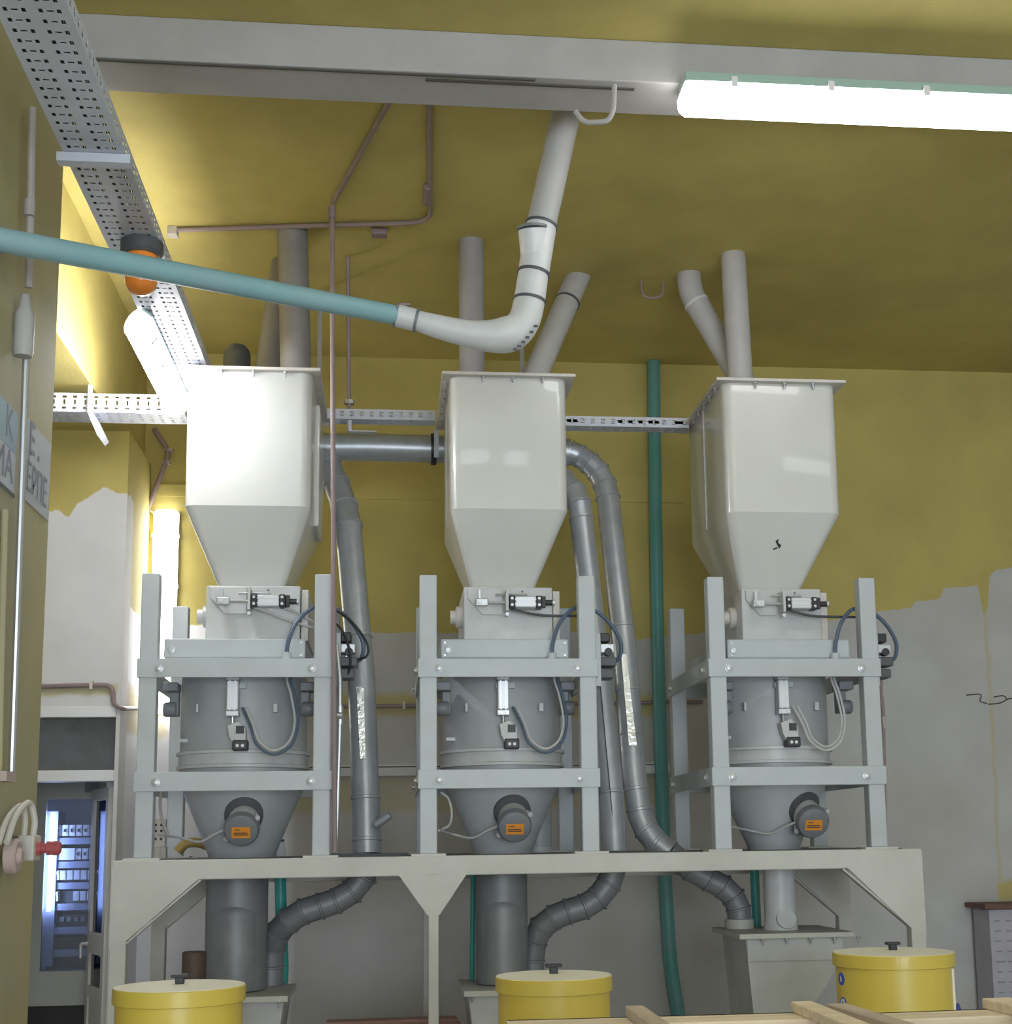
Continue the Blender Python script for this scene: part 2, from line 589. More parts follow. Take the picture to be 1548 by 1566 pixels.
m = MB().box((-4.2, -7.0, -0.1), (5.5, 11.5, 0.0))
struct(m.build('floor', 'floor_concrete', smooth=False), 'grey concrete floor')
m = MB().box((-4.2, -7.0, ZC), (5.5, 11.5, ZC + 0.15))
struct(m.build('ceiling', 'yellow_paint', smooth=False), 'mustard yellow painted ceiling')
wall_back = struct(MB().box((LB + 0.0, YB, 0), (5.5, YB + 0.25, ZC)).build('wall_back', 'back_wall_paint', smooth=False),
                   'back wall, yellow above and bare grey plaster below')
struct(MB().box((5.35, -7.0, 0), (5.5, YB, ZC)).build('wall_right', 'room_paint', smooth=False), 'side wall of the hall')
struct(MB().box((-4.2, -7.15, 0), (-1.4, -7.0, ZC)).box((3.8, -7.15, 0), (5.5, -7.0, ZC)).box((-1.4, -7.15, 3.5), (3.8, -7.0, ZC)).build('wall_front', 'room_paint', smooth=False), 'wall behind the viewer')  # gateway opening added for the fill light
struct(MB().box((-4.35, -7.0, 0), (-4.2, 11.5, ZC)).build('wall_left', 'room_paint', smooth=False), 'far side wall')
struct(MB().box((-2.0, 4.2, 0), (PIL, 5.4, ZC)).build('wall_left', 'pilaster_paint', smooth=False, bevel=0.004),
       'yellow painted pilaster beside the doorway')
# yellow ledges on the back wall
for z0, z1, dd in ((3.84, 3.915, 0.010),):
    struct(MB().box((LB, YB - dd, z0), (1.9, YB, z1)).build('trim_1', 'yellow_paint', smooth=False), 'shallow yellow band across the back wall')
struct(MB().box((-0.9, YB - 0.05, 2.065), (1.75, YB, 2.135)).build('trim_2', 'white_plaster', smooth=False, bevel=0.003),
       'pale plaster ledge on the back wall')
tr = MB()
for x0, x1 in ((-0.75, -0.14), (-0.09, 0.7), (0.8, 1.7)):
    tr.box((x0, YB - 0.053, 2.118), (x1, YB - 0.049, 2.124))
tr.build('ledge_groove', 'crack_dark', bpy.data.objects['trim_2'], smooth=False)
# crossing beam with the conduit groove
YBM = 5.1
beam = struct(MB().box((PIL - 0.4, YBM, 4.612), (5.35, YBM + 0.25, ZC)).build('trim_3', 'beam_paint', smooth=False, bevel=0.006),
              'grey painted ceiling beam')
g = MB().box((PIL, YBM + 0.012, 4.606), (0.55, YBM + 0.022, 4.613))
g.build('drip_groove', 'crack_dark', beam, smooth=False)
g = MB().box((0.12, YBM + 0.045, 4.606), (0.95, YBM + 0.058, 4.613))
g.build('drip_groove', 'crack_dark', beam, smooth=False)
struct(MB().box((LB - 0.5, 5.4, 4.04), (LB, YB, ZC)).build('trim_4', 'yellow_paint', smooth=False, bevel=0.004),
       'yellow beam along the left side')

# doorway wall: piers, lintel, glass above the door
xd0, xd1 = -2.35, PY(174, 1200, YD).x
ztop = 2.375
zb0, zb1 = PY(120, 1195, YD).z, PY(120, 1178, YD).z
LC = xd1 + 0.022
wl = MB().box((-3.2, YD, 0), (xd0, YD + 0.2, ZC)).box((xd0, YD, ztop + 0.06), (LC, YD + 0.2, 4.04)).box((xd1, YD, 0), (LC, YD + 0.2, ztop + 0.06))
wl.box((xd0, YD, 4.04), (LB - 0.5, YD + 0.2, ZC))
struct(wl.build('wall_door', 'door_wall_paint', smooth=False), 'white plaster wall over the doorway, yellow at the top')
struct(MB().box((LC - 0.1, YD + 0.2, 0), (LC, YB, 4.04)).build('wall_door_side', 'back_wall_paint', smooth=False), 'side of the white column by the back wall')
win = struct(MB().box((xd0, YD + 0.06, zb1), (xd1, YD + 0.07, ztop)).build('window_1', 'transom_glass', smooth=False), 'dark glass over the doorway')
wf = MB().box((xd0, YD - 0.01, ztop), (xd1, YD + 0.12, ztop + 0.06)).box((xd0, YD - 0.01, zb0), (xd1, YD + 0.12, zb1))
wf.build('window_frame', 'white_plain', win, smooth=False, bevel=0.003)
# small switch room behind the doorway
struct(MB().box((-3.2, 10.3, 0), (LB, 10.4, ZC)).build('wall_switch_room', 'room_paint', smooth=False), 'end wall of the switch room')
struct(MB().box((LB, YB + 0.25, 0), (LB + 0.1, 10.4, ZC)).build('wall_switch_room_side', 'room_paint', smooth=False), 'side wall of the switch room')
struct(MB().box((-3.3, YD + 0.2, 0), (-3.2, 10.4, ZC)).build('wall_switch_room_end', 'room_paint', smooth=False), 'side wall of the switch room')
# open glazed door leaf, hinged on the right jamb
dl = struct(thing('door_1', 'x', 'x', (xd1, YD - 0.01, 0)), 'open aluminium door with dark glass panes')
for k in ('category',):
    del dl[k]
H0 = Vector((xd1 - 0.025, YD + 0.10, 0))
H1 = PY(143, 1300, 8.66); H1.z = 0
DW = (H1 - H0).length
DD = (H1 - H0).normalized()
DN = Vector((0, 0, 1)).cross(DD)


def dpt(s, z, off=0.0):
    """point on the door leaf: s along the leaf from the hinge, z height"""
    return H0 + DD * s + DN * off + Vector((0, 0, z))


def dbox(s0, s1, z0, z1, th):
    mb = MB()
    mb.prism([dpt(s0, z0, -th / 2), dpt(s1, z0, -th / 2), dpt(s1, z1, -th / 2), dpt(s0, z1, -th / 2)], DN * th)
    return mb


for s0, s1, z0, z1 in ((0, 0.07, 0.05, 1.99), (DW - 0.07, DW, 0.05, 1.99)):
    dbox(s0, s1, z0, z1, 0.04).build('stile', 'door_alu', dl, smooth=False, bevel=0.003)
for z0, z1 in ((1.92, 1.99), (1.05, 1.17), (0.80, 0.87), (0.05, 0.15)):
    dbox(0.07, DW - 0.07, z0, z1, 0.04).build('rail', 'door_alu', dl, smooth=False, bevel=0.003)
for z0, z1 in ((1.17, 1.92), (0.87, 1.05)):
    dbox(0.07, DW - 0.07, z0, z1, 0.008).build('pane', 'door_glass', dl, smooth=False)
dbox(0.07, DW - 0.07, 0.15, 0.80, 0.02).build('panel', 'door_alu', dl, smooth=False)
hd = MB().cyl(dpt(DW - 0.03, 1.10, 0.02), dpt(DW - 0.03, 1.10, 0.06), 0.012).cyl(dpt(DW - 0.03, 1.10, 0.058), dpt(DW - 0.03, 1.02, 0.058), 0.010)
hd.build('door_handle', 'alu', dl)

# conduit along the doorway wall and on over the back wall
pth = fillet([PY(40, 1050, YD - 0.02), PY(172, 1047, YD - 0.02), PY(174, 1078, YD - 0.02), Vector((LC + 0.02, YD - 0.02, 2.42)),
              Vector((LC + 0.02, YB - 0.02, 2.50)), PY(575, 1080, YB - 0.02), PY(1075, 1073, YB - 0.02)], 0.05)
wc = thing('wall_conduit', 'brown conduit clipped along the white wall behind the frames', 'conduit', tuple(pth[0]))
MB().tube(pth, 0.013, 8).build('tube', 'conduit_mauve', wc)
cl = Stamp(MB().box((-0.008, -0.02, -0.024), (0.008, 0.02, 0.024)), 'dusty_white')
for xx in (140, 195, 618, 1000):
    cl.put('clip', PY(xx, 1079 if xx > 150 else 1048, (YB if xx > 180 else YD) - 0.02), wc)
# scratch marks in the plaster on the right
for pts in ([(1478, 1063), (1500, 1062), (1499, 1072), (1510, 1076)], [(1512, 1077), (1530, 1075), (1545, 1068), (1562, 1070)], [(1520, 1066), (1535, 1064), (1541, 1071)]):
    MB().tube(smooth_path([PY(x, y, YB - 0.001) for x, y in pts], 3), 0.0045, 5).build('crack', 'crack_dark', wall_back)

# ------------------------------------------------------------------ lamps
def lamp(name, label, a, b, w, h, emit, group=None, up=(0, 0, 1), clips=4, housing='lamp_housing', back=0.35, wrap=0.0, caps=False):
    """fluorescent batten from a to b; light side away from `up`"""
    a, b = Vector(a), Vector(b)
    t = (b - a).normalized()
    u = Vector(up).normalized()
    s = t.cross(u)
    th = thing(name, label, 'lamp', tuple(a), group)

    def prof(c, k):
        pts = []
        for i in range(13):                     # rounded diffuser; wrap lets it bulge past the housing
            an = math.pi - math.radians(wrap) + (math.pi + 2 * math.radians(wrap)) * i / 12
            pts.append(c + s * (math.cos(an) * w / 2 * k) + u * (math.sin(an) * h * (1 - back) * k))
        return pts
    if caps:
        for c_, d_ in ((a, 1), (b, -1)):
            MB().rings([prof(c_ - t * d_ * 0.006, 0.9), prof(c_ + t * d_ * 0.015, 1.06)]).build('end_cap', 'emit_cap', th)
    mb = MB()
    mb.rings([prof(a, 0.86), prof(a + t * 0.02, 1.0), prof(b - t * 0.02, 1.0), prof(b, 0.86)])
    mb.build('diffuser', emit, th)
    hb = MB()

    def tr(c, k):
        if wrap:
            hb_ = w / 2 * math.cos(math.radians(wrap)) * 0.85
            zz = h * (1 - back) * math.sin(math.radians(wrap))
            return [c - s * hb_ + u * zz, c + s * hb_ + u * zz, c + s * hb_ * 0.7 + u * (zz + h * back), c - s * hb_ * 0.7 + u * (zz + h * back)]
        return [c + s * (-w / 2 * k) , c + s * (w / 2 * k), c + s * (w / 2 * 0.7 * k) + u * h * back, c - s * (w / 2 * 0.7 * k) + u * h * back]
    hb.rings([tr(a + t * 0.004, 1.03), tr(b - t * 0.004, 1.03)])
    hb.build('housing', housing, th, smooth=False, bevel=0.004)
    L = (b - a).length
    for i in range(clips):
        p = a + t * (L * (i + 0.5) / clips)
        for sg in (-1, 1):
            q = p + s * sg * w * 0.52
            MB().prism([q - t * 0.012 - u * 0.022, q + t * 0.012 - u * 0.022, q + t * 0.012 + u * 0.02, q - t * 0.012 + u * 0.02], s * (sg * 0.006)).build(
                'clip', 'white_plain', th, smooth=False)
    return th


# the lamp in front of the beam
la = PY(1042, 150, 5.065)
lm = lamp('fluorescent_lamp', 'bright white fluorescent lamp fixed under the grey ceiling beam', (la.x, 5.065, 4.56), (la.x + 1.55, 5.065, 4.56), 0.17, 0.15, 'emit_main')
# the lamp beside the cable tray
lm = lamp('fluorescent_lamp', 'bright fluorescent lamp under the cable tray beside the first hopper', (-1.118, 6.08, 3.935), (-1.118, 7.28, 3.935), 0.10, 0.09, 'emit_tray', up=(0.6, 0, 0.8), back=0.15, wrap=42, caps=True)
# the upright lamp on the back wall
a3 = PY(255, 782, YB - 0.03)
lm = lamp('fluorescent_lamp', 'upright fluorescent lamp on the yellow back wall beside the white column', (a3.x, YB - 0.035, a3.z), (a3.x, YB - 0.035, a3.z - 1.28), 0.155, 0.10,
          'emit_wall', up=(0, 1, 0), housing='white_plain')
# unseen battens added behind the viewer as fill light
for i, (x, y) in enumerate([(-0.2, 2.6), (3.2, 2.6), (-0.6, -0.2), (2.6, -0.2), (-0.6, -2.6), (2.6, -2.6), (-0.6, -5.0), (2.6, -5.0)]):
    lm = lamp('fluorescent_lamp', 'added unseen fill lamp on the ceiling of the hall behind the viewer', (x, y, ZC - 0.06), (x + 1.5, y, ZC - 0.06), 0.17, 0.14, 'emit_fill',
              'added fill lamps behind the viewer', clips=2)
    bpy.data.objects[lm.name]['label'] = 'added unseen fill batten on the ceiling of the hall, in the rows away from the hoppers'

# ------------------------------------------------------------------ platform
XL, XR, YF, YR, ZP = -1.262, 2.545, 6.66, 7.85, 1.59
pf = thing('steel_platform', 'cream painted steel platform on legs carrying the three frames', 'platform', (XL, YF, 0))
MB().box((XL, YF, ZP - 0.09), (XR, YF + 0.07, ZP)).build('front_beam', 'platform_paint', pf, smooth=False, bevel=0.005)
MB().box((XL, YR - 0.07, ZP - 0.135), (XR, YR, ZP)).build('rear_beam', 'platform_paint', pf, smooth=False, bevel=0.005)
for x in (XL, XR - 0.07):
    MB().box((x, YF + 0.07, ZP - 0.09), (x + 0.07, YR - 0.07, ZP)).build('end_beam', 'platform_paint', pf, smooth=False, bevel=0.005)
for x in (-0.36, 0.10, 0.89, 1.635):
    MB().box((x, YF + 0.07, ZP - 0.055), (x + 0.06, YR - 0.07, ZP - 0.008)).build('cross_beam', 'platform_paint', pf, smooth=False, bevel=0.004)


def holed_plate(x0, x1, y0, y1, z0, z1, hx_, hy_, r):
    """flat plate with a round opening"""
    angs = [2 * math.pi * k / 40 for k in range(40)] + [math.atan2(yy - hy_, xx - hx_) % (2 * math.pi) for xx in (x0, x1) for yy in (y0, y1)]
    inner, outer = [], []
    for a in sorted(set(angs)):
        cx_, sy_ = math.cos(a), math.sin(a)
        k = min(((x1 if cx_ > 0 else x0) - hx_) / cx_ if abs(cx_) > 1e-6 else 1e9, ((y1 if sy_ > 0 else y0) - hy_) / sy_ if abs(sy_) > 1e-6 else 1e9)
        outer.append((hx_ + cx_ * k, hy_ + sy_ * k)); inner.append((hx_ + cx_ * r, hy_ + sy_ * r))
    n = len(inner)
    v = [(x, y, z) for z in (z0, z1) for loop in (outer, inner) for x, y in loop]
    f = []
    for q in range(n):
        p = (q + 1) % n
        f += [(q, n + q, n + p, p), (2 * n + q, 2 * n + p, 3 * n + p, 3 * n + q), (q, p, 2 * n + p, 2 * n + q), (n + q, 3 * n + q, 3 * n + p, n + p)]
    return MB().add(v, f)


S1 = PY(561, 1306, 7.25)            # feet of the three spouts where they meet the deck
S2 = PY(1024, 1304, 7.32)
S3 = PY(940, 1304, 7.24)
for x0, x1, y0, hx_, hy_, hr_ in ((XL + 0.07, -0.33, YF + 0.07, -0.738, 7.18, 0.167), (-0.33, 0.12, YF + 0.35, S1.x, S1.y, 0.074), (0.12, 0.92, YF + 0.07, 0.555, 7.18, 0.149),
                                  (0.92, 1.225, YF + 0.35, S3.x, S3.y, 0.0725), (1.225, 1.60, YF + 0.35, S2.x - 0.02, S2.y, 0.142), (1.60, XR - 0.07, YF + 0.07, 1.955, 7.18, 0.137)):
    holed_plate(x0, x1, y0, YR - 0.07, ZP - 0.008, ZP + 0.002, hx_, hy_, hr_).build('deck_plate', 'dark_grey', pf, smooth=False)
legs = ((XL, XL + 0.072), (0.167, 0.214), (XR - 0.072, XR))
for y0, y1 in ((YF, YF + 0.07), (YR - 0.07, YR)):
    for x0, x1 in legs:
        MB().box((x0, y0, 0), (x1, y1, ZP - 0.08)).build('leg', 'platform_paint', pf, smooth=False, bevel=0.004)
        MB().box((x0 - 0.05, y0 - 0.03, 0), (x1 + 0.05, y1 + 0.03, 0.012)).build('foot_plate', 'platform_paint', pf, smooth=False)
    dy = (0, 0.012, 0) if y0 == YF else (0, 0.012, 0)
    yy = y0 - 0.002
    MB().prism([(XL, yy, ZP - 0.02), (XL + 0.40, yy, ZP - 0.085), (XL + 0.385, yy, ZP - 0.088), (XL + 0.068, yy, 1.23), (XL, yy, 1.20)], dy).build(
        'gusset_plate', 'platform_paint', pf, smooth=False)
    MB().prism([(XR, yy, ZP - 0.02), (XR, yy, 1.18), (XR - 0.068, yy, 1.21), (XR - 0.375, yy, ZP - 0.085), (XR - 0.40, yy, ZP - 0.08)], dy).build(
        'gusset_plate', 'platform_paint', pf, smooth=False)
    MB().prism([(0.03, yy, ZP - 0.085), (0.345, yy, ZP - 0.085), (0.218, yy, 1.32), (0.163, yy, 1.32)], dy).build(
        'gusset_plate', 'platform_paint', pf, smooth=False)
    for sgn, x in ((1, XL), (-1, XR)):      # folded lip along the gussets
        p0, p1 = Vector((x + sgn * 0.39, yy + 0.012, ZP - 0.088)), Vector((x + sgn * 0.068, yy + 0.012, 1.225))
        n = Vector((sgn * 0.006, 0, -0.006))
        MB().prism([p0, p1, p1 + Vector((0, 0.055, 0)), p0 + Vector((0, 0.055, 0))], n).build('gusset_lip', 'platform_paint', pf, smooth=False)

# ------------------------------------------------------------------ the three dosing units
PD, RH = 0.082, 0.09        # post side, rail height
bolt = Stamp(MB().lathe([(0.021, 0), (0.021, -0.004), (0.0135, -0.006), (0.0135, -0.015), (0.007, -0.017)], (0, 0, 0), (0, 1, 0), 12), 'alu')
sbolt = Stamp(MB().lathe([(0.021, 0), (0.021, -0.004), (0.0135, -0.006), (0.0135, -0.015), (0.007, -0.017)], (0, 0, 0), (1, 0, 0), 12), 'alu')
lbolt = Stamp(MB().lathe([(0.011, 0.0), (0.011, -0.008), (0.005, -0.011), (0.005, -0.028), (0.002, -0.03)], (0, 0, 0), (0, 0, 1), 8), 'steel')
ORD = ('first', 'middle', 'last')
WHERE = ('beside the white column', 'between the two other units', 'beside the bare grey wall')


def hose(name, label, pts, r, m, n=6, cat='hose', group=None):
    P = smooth_path(pts, n)
    o = MB().tube(P, r, 8).build(name, m)
    return tag(o, label, cat, group)


def cyl_actuator(parent, o, ax, L, name='pneumatic_cylinder', black=True):
    """small pneumatic cylinder on origin o along ax (barrel length L), with its end caps"""
    ax = Vector(ax).normalized()
    side = Vector((0, -1, 0)) if abs(ax.y) < 0.5 else Vector((1, 0, 0))
    oth = ax.cross(side)
    h = 0.029

    def bx(s0, s1, a, b_):
        c = []
        mb = MB()
        p = [o + ax * s0 + side * x + oth * y for x, y in ((-a, -b_), (a, -b_), (a, b_), (-a, b_))]
        mb.prism(p, ax * (s1 - s0))
        return mb
    br = bx(0, L, h, h).build(name, 'alu', parent, smooth=False, bevel=0.006)
    for k in (-1, 1):       # profile grooves
        mb = MB()
        p = [o + side * (h + 0.001) + oth * (k * 0.012 + q) for q in (-0.003, 0.003)]
        p += [p[1] + side * -0.004, p[0] + side * -0.004]
        mb.prism(p, ax * L).build('groove', 'steel', br, smooth=False)
    for s0, s1 in ((-0.028, 0), (L, L + 0.028)):
        bx(s0, s1, h + 0.002, h + 0.002).build('end_cap', 'black' if black else 'alu', br, smooth=False, bevel=0.004)
        for k in (-1, 1):
            MB().cyl(o + ax * ((s0 + s1) / 2) + side * (h + 0.001) + oth * k * 0.016, o + ax * ((s0 + s1) / 2) + side * (h + 0.010) + oth * k * 0.016, 0.007, seg=10).build(
                'screw', 'steel', br)
    return br


def unit(i, x0, x1, hx, hw, gx, ghw, dx, dr, pr):
    lab, wh = ORD[i], WHERE[i]
    cx = (x0 + x1) / 2
    y0, y1 = 6.70, 7.75
    # -- frame
    fr = thing('support_frame', 'grey bolted steel frame %s, around the %s weighing drum' % (wh, lab), 'frame', (x0, y0, ZP), 'frames on the platform')
    for px in (x0 + 0.008, x1 - 0.008 - PD):
        for py in (y0 + 0.008, y1 - 0.008 - PD):
            MB().box((px, py, ZP + 0.008), (px + PD, py + PD, 2.93)).build('post', 'frame_paint', fr, smooth=False, bevel=0.006)
            MB().box((px - 0.04, py - 0.03, ZP), (px + PD + 0.04, py + PD + 0.03, ZP + 0.010)).build('base_plate', 'platform_paint', fr, smooth=False)
    for zt in (2.522, 1.992):
        for py, d in ((y0, 0.008), (y1 - 0.008, 0.008)):
            MB().box((x0, py, zt - RH), (x1, py + d, zt)).build('rail', 'frame_paint', fr, smooth=False, bevel=0.003)
        MB().box((x0 + 0.01, y0 + 0.008, zt - 0.006), (x1 - 0.01, y0 + 0.06, zt)).build('rail_lip', 'frame_paint', fr, smooth=False)
        for px in (x0, x1 - 0.008):
            MB().box((px, y0 + 0.008, zt - RH), (px + 0.008, y1 - 0.008, zt)).build('rail', 'frame_paint', fr, smooth=False, bevel=0.003)
        for bx_ in (x0 + 0.10, x1 - 0.10):
            bolt.put('bolt', (bx_, y0, zt - RH * 0.53), fr)
        for by in (y0 + 0.12, y1 - 0.10):
            sbolt.put('bolt', (x0, by, zt - RH * 0.5), fr)
    # load-cell brackets in the upper corners of the frame
    for sgn, px in ((1, x0 + 0.09), (-1, x1 - 0.09)):
        lc = MB().box((px, 6.86, 2.385), (px + sgn * 0.075, 6.98, 2.428)).box((px + sgn * 0.03, 6.90, 2.27), (px + sgn * 0.075, 6.96, 2.385)).build('load_cell', 'motor_grey', fr, smooth=False, bevel=0.006)
        MB().lathe([(0.03, -0.03), (0.036, -0.02), (0.036, 0.02), (0.03, 0.03)], (px + sgn * 0.035, 6.90, 2.30), (1, 0, 0), 16).build('load_button', 'motor_grey', lc)
    # -- weighing drum
    dz = thing('weighing_drum', 'grey steel weighing drum with funnel inside the frame %s' % wh, 'drum', (dx, 7.18, ZP), 'weighing drums')
    cy = 7.18
    MB().lathe([(dr, 2.075), (dr, 2.52)], (dx, cy, 0), seg=48, cap=True).build('shell', 'drum_paint', dz)
    MB().lathe([(dr + 0.004, 2.02), (dr + 0.016, 2.022), (dr + 0.016, 2.036), (dr + 0.004, 2.04), (dr + 0.006, 2.088),
                (dr + 0.018, 2.09), (dr + 0.018, 2.104), (dr + 0.004, 2.108)], (dx, cy, 0), seg=48).build('clamp_ring', 'gate_paint', dz)
    MB().lathe([(dr, 2.02), (dr, 1.96), (pr + 0.015, ZP + 0.02), (pr + 0.015, ZP - 0.02)], (dx, cy, 0), seg=48).build('funnel', 'drum_paint', dz)
    cv = MB().box((x0 + 0.11, y0 + 0.06, 2.53), (x1 - 0.135, y1 - 0.15, 2.625)).build('cover', 'frame_paint', dz, smooth=False, bevel=0.008)
    lbs = MB().lathe([(0.018, 0), (0.018, -0.006), (0.010, -0.008), (0.010, -0.004)], (x0 + 0.145, y0 + 0.06, 2.572), (0, 1, 0), 14)
    lbs.build('lifting_eye', 'alu', cv)
    for bx_ in (x0 + 0.13, x1 - 0.155):
        for bz in (2.545, 2.605):
            MB().lathe([(0.006, 0), (0.006, -0.004)], (bx_, y0 + 0.06, bz), (0, 1, 0), 8).build('screw', 'steel', cv)
    # small lever and catch on the drum
    yf = cy - dr
    MB().box((dx - 0.29, yf + 0.13, 2.150), (dx - 0.14, yf + 0.145, 2.166)).build('lever', 'frame_paint', dz, smooth=False)
    MB().box((dx - 0.20, yf + 0.02, 2.285), (dx - 0.19, yf + 0.06, 2.325)).build('catch', 'gate_paint', dz, smooth=False)
    MB().box((dx + 0.165, yf + 0.02, 2.285), (dx + 0.185, yf + 0.06, 2.325)).build('catch', 'gate_paint', dz, smooth=False)
    # flap actuator: upright cylinder, rod, fork, switch box
    ax = dx - 0.02
    cyl_actuator(dz, Vector((ax, yf - 0.045, 2.285)), (0, 0, 1), 0.145, 'flap_cylinder', black=False)
    MB().box((ax - 0.035, yf - 0.03, 2.395), (ax + 0.06, yf + 0.05, 2.42)).build('cylinder_bracket', 'frame_paint', dz, smooth=False)
    MB().cyl((ax, yf - 0.045, 2.205), (ax, yf - 0.045, 2.262), 0.008, seg=10).build('rod', 'steel', dz)
    tw = MB()
    tw.prism([(ax - 0.022, yf - 0.07, 2.215), (ax + 0.03, yf - 0.07, 2.235), (ax + 0.065, yf - 0.07, 2.20), (ax + 0.068, yf - 0.07, 2.11), (ax + 0.012, yf - 0.07, 2.115), (ax - 0.012, yf - 0.07, 2.16)], (0, 0.07, 0))
    tw.build('fork', 'gate_paint', dz, smooth=False, bevel=0.004)
    sb = MB().box((ax + 0.004, yf - 0.075, 2.095), (ax + 0.076, yf - 0.01, 2.145)).build('switch_box', 'black', dz, smooth=False, bevel=0.006)
    for q in (0.028, 0.052):
        MB().lathe([(0.008, 0), (0.008, -0.004)], (ax + q, yf - 0.075, 2.118), (0, 1, 0), 10).build('terminal', 'white_plain', sb)
    MB().box((ax + 0.02, yf - 0.073, 2.175), (ax + 0.058, yf - 0.070, 2.212)).build('pocket', 'black', dz, smooth=False)
    # -- paddle sensor on the funnel
    zc = 1.795
    slope = (dr - pr - 0.015) / (1.96 - ZP - 0.02)
    rr = pr + 0.015 + (zc - ZP - 0.02) * slope
    off = 0.115 if i == 2 else 0.03
    phi = math.asin(off / rr)
    cn_ = Vector((math.sin(phi), -math.cos(phi), -slope)).normalized()
    fp = Vector((dx + off, cy - rr * math.cos(phi), zc))
    tilt = Vector((0.0, -1, -0.42)).normalized()
    base = fp + cn_ * 0.012 + Vector((0, 0, -0.022))
    sx, sy, sz = base
    ps = thing('level_sensor', 'round dark level sensor with orange label on the %s funnel' % lab, 'sensor', tuple(base), 'level sensors on the funnels')
    MB().lathe([(0.092, -0.055), (0.092, 0.010), (0.07, 0.014)], fp, cn_, 28).build('flange', 'dark_grey', ps)
    MB().lathe([(0.072, -0.03), (0.078, 0.07), (0.082, 0.072), (0.082, 0.086)], base, tilt, 28).build('housing', 'gate_paint', ps)
    fc = MB().lathe([(0.083, 0.086), (0.083, 0.115), (0.076, 0.128), (0.072, 0.13)], base, tilt, 28).build('cap', 'motor_grey', ps)
    u = Vector((1, 0, 0)); w = u.cross(tilt) * 1.0
    w = -w if w.z < 0 else w
    c = base + tilt * 0.131 - w * 0.008
    lbm = MB().prism([c - u * 0.043 - w * 0.027, c + u * 0.043 - w * 0.027, c + u * 0.043 + w * 0.027, c - u * 0.043 + w * 0.027], tilt * 0.0015)
    lo = lbm.build('label_plate', 'orange_label', fc, smooth=False)
    for k, (q0, q1, h_) in enumerate(((-0.030, -0.004, 0.012), (-0.034, 0.030, -0.004), (-0.034, 0.034, -0.013))):
        e = c + tilt * 0.0018
        MB().prism([e + u * q0 + w * h_, e + u * q1 + w * h_, e + u * q1 + w * (h_ + 0.005), e + u * q0 + w * (h_ + 0.005)], tilt * 0.0006).build('print_line', 'brown', lo, smooth=False)
    for an in (35, 215):
        d = u * math.cos(math.radians(an)) + w * math.sin(math.radians(an))
        MB().cyl(base + tilt * 0.05 + d * 0.078, base + tilt * 0.10 + d * 0.092, 0.012, seg=10).build('lug', 'gate_paint', ps)
    cab = [base + tilt * 0.08 - u * 0.075 - w * 0.01, base + tilt * 0.07 - u * 0.13 - w * 0.04, base + tilt * 0.05 - u * 0.20 - w * 0.085, base - u * 0.29 - w * 0.085,
           Vector((x0 + 0.10, y0 + 0.07, sz - 0.06))]
    hose('sensor_cable', 'thin grey cable from the %s level sensor to its frame post' % lab, cab, 0.006, 'hose_grey', cat='cable', group='sensor cables')
    # -- slide gate housing
    gz0, gz1, gy0, gy1 = 2.628, 2.895, 6.84, 7.40
    sg = thing('slide_gate', 'grey slide gate box with air cylinder under the %s hopper' % lab, 'valve', (gx, gy0, gz0), 'slide gates')
    MB().box((gx - ghw, gy0, gz0), (gx + ghw, gy1, gz1)).build('housing', 'gate_paint', sg, smooth=False, bevel=0.006)
    MB().box((gx + ghw + 0.004, gy0 + 0.02, gz0), (gx + ghw + 0.038, gy1, gz1 - 0.015)).build('end_plate', 'hopper_trim', sg, smooth=False, bevel=0.003)
    MB().lathe([(0.055, 0), (0.055, -0.03), (0.035, -0.034), (0.035, -0.06)], (gx - ghw, gy0 + 0.16, gz0 + 0.14), (1, 0, 0), 20).build('side_flange', 'hopper_trim' if i else 'gate_paint', sg)
    MB().prism([(gx - ghw + 0.02, gy0 - 0.012, gz1 - 0.01), (gx - 0.03, gy0 - 0.012, gz1 - 0.01), (gx - 0.03, gy0 - 0.012, gz1 - 0.14), (gx - ghw + 0.09, gy0 - 0.012, gz1 - 0.14), (gx - ghw + 0.02, gy0 - 0.012, gz1 - 0.06)],
               (0, 0.012, 0)).build('mount_plate', 'gate_paint', sg, smooth=False, bevel=0.002)
    az = gz1 - 0.088
    ca = cyl_actuator(sg, Vector((gx + 0.025, gy0 - 0.062, az)), (1, 0, 0), 0.105)
    MB().cyl((gx - 0.14, gy0 - 0.062, az), (gx - 0.003, gy0 - 0.062, az), 0.008, seg=10).build('rod', 'steel', sg)
    MB().box((gx - 0.165, gy0 - 0.078, az - 0.018), (gx - 0.105, gy0 - 0.046, az + 0.018)).build('clevis', 'steel', sg, smooth=False, bevel=0.004)
    MB().lathe([(0.012, 0), (0.012, -0.012)], (gx - 0.145, gy0 - 0.078, az + 0.002), (0, 1, 0), 10).build('clevis_pin', 'alu', sg)
    MB().box((gx - 0.018, gy0 - 0.098, az - 0.045), (gx - 0.006, gy0, az + 0.062)).build('bracket', 'gate_paint', sg, smooth=False)
    MB().cyl((gx - 0.065, gy0 - 0.05, az + 0.042), (gx + 0.09, gy0 - 0.05, az + 0.042), 0.006, seg=8).build('guide_rod', 'steel', sg)
    MB().box((gx - 0.15, gy0 - 0.05, az + 0.015), (gx - 0.14, gy0 - 0.03, az + 0.065)).build('pointer', 'steel', sg, smooth=False)
    MB().box((gx + 0.158, gy0 - 0.078, az - 0.026), (gx + 0.178, gy0 - 0.046, az + 0.030)).build('elbow_fitting', 'black', sg, smooth=False, bevel=0.003)
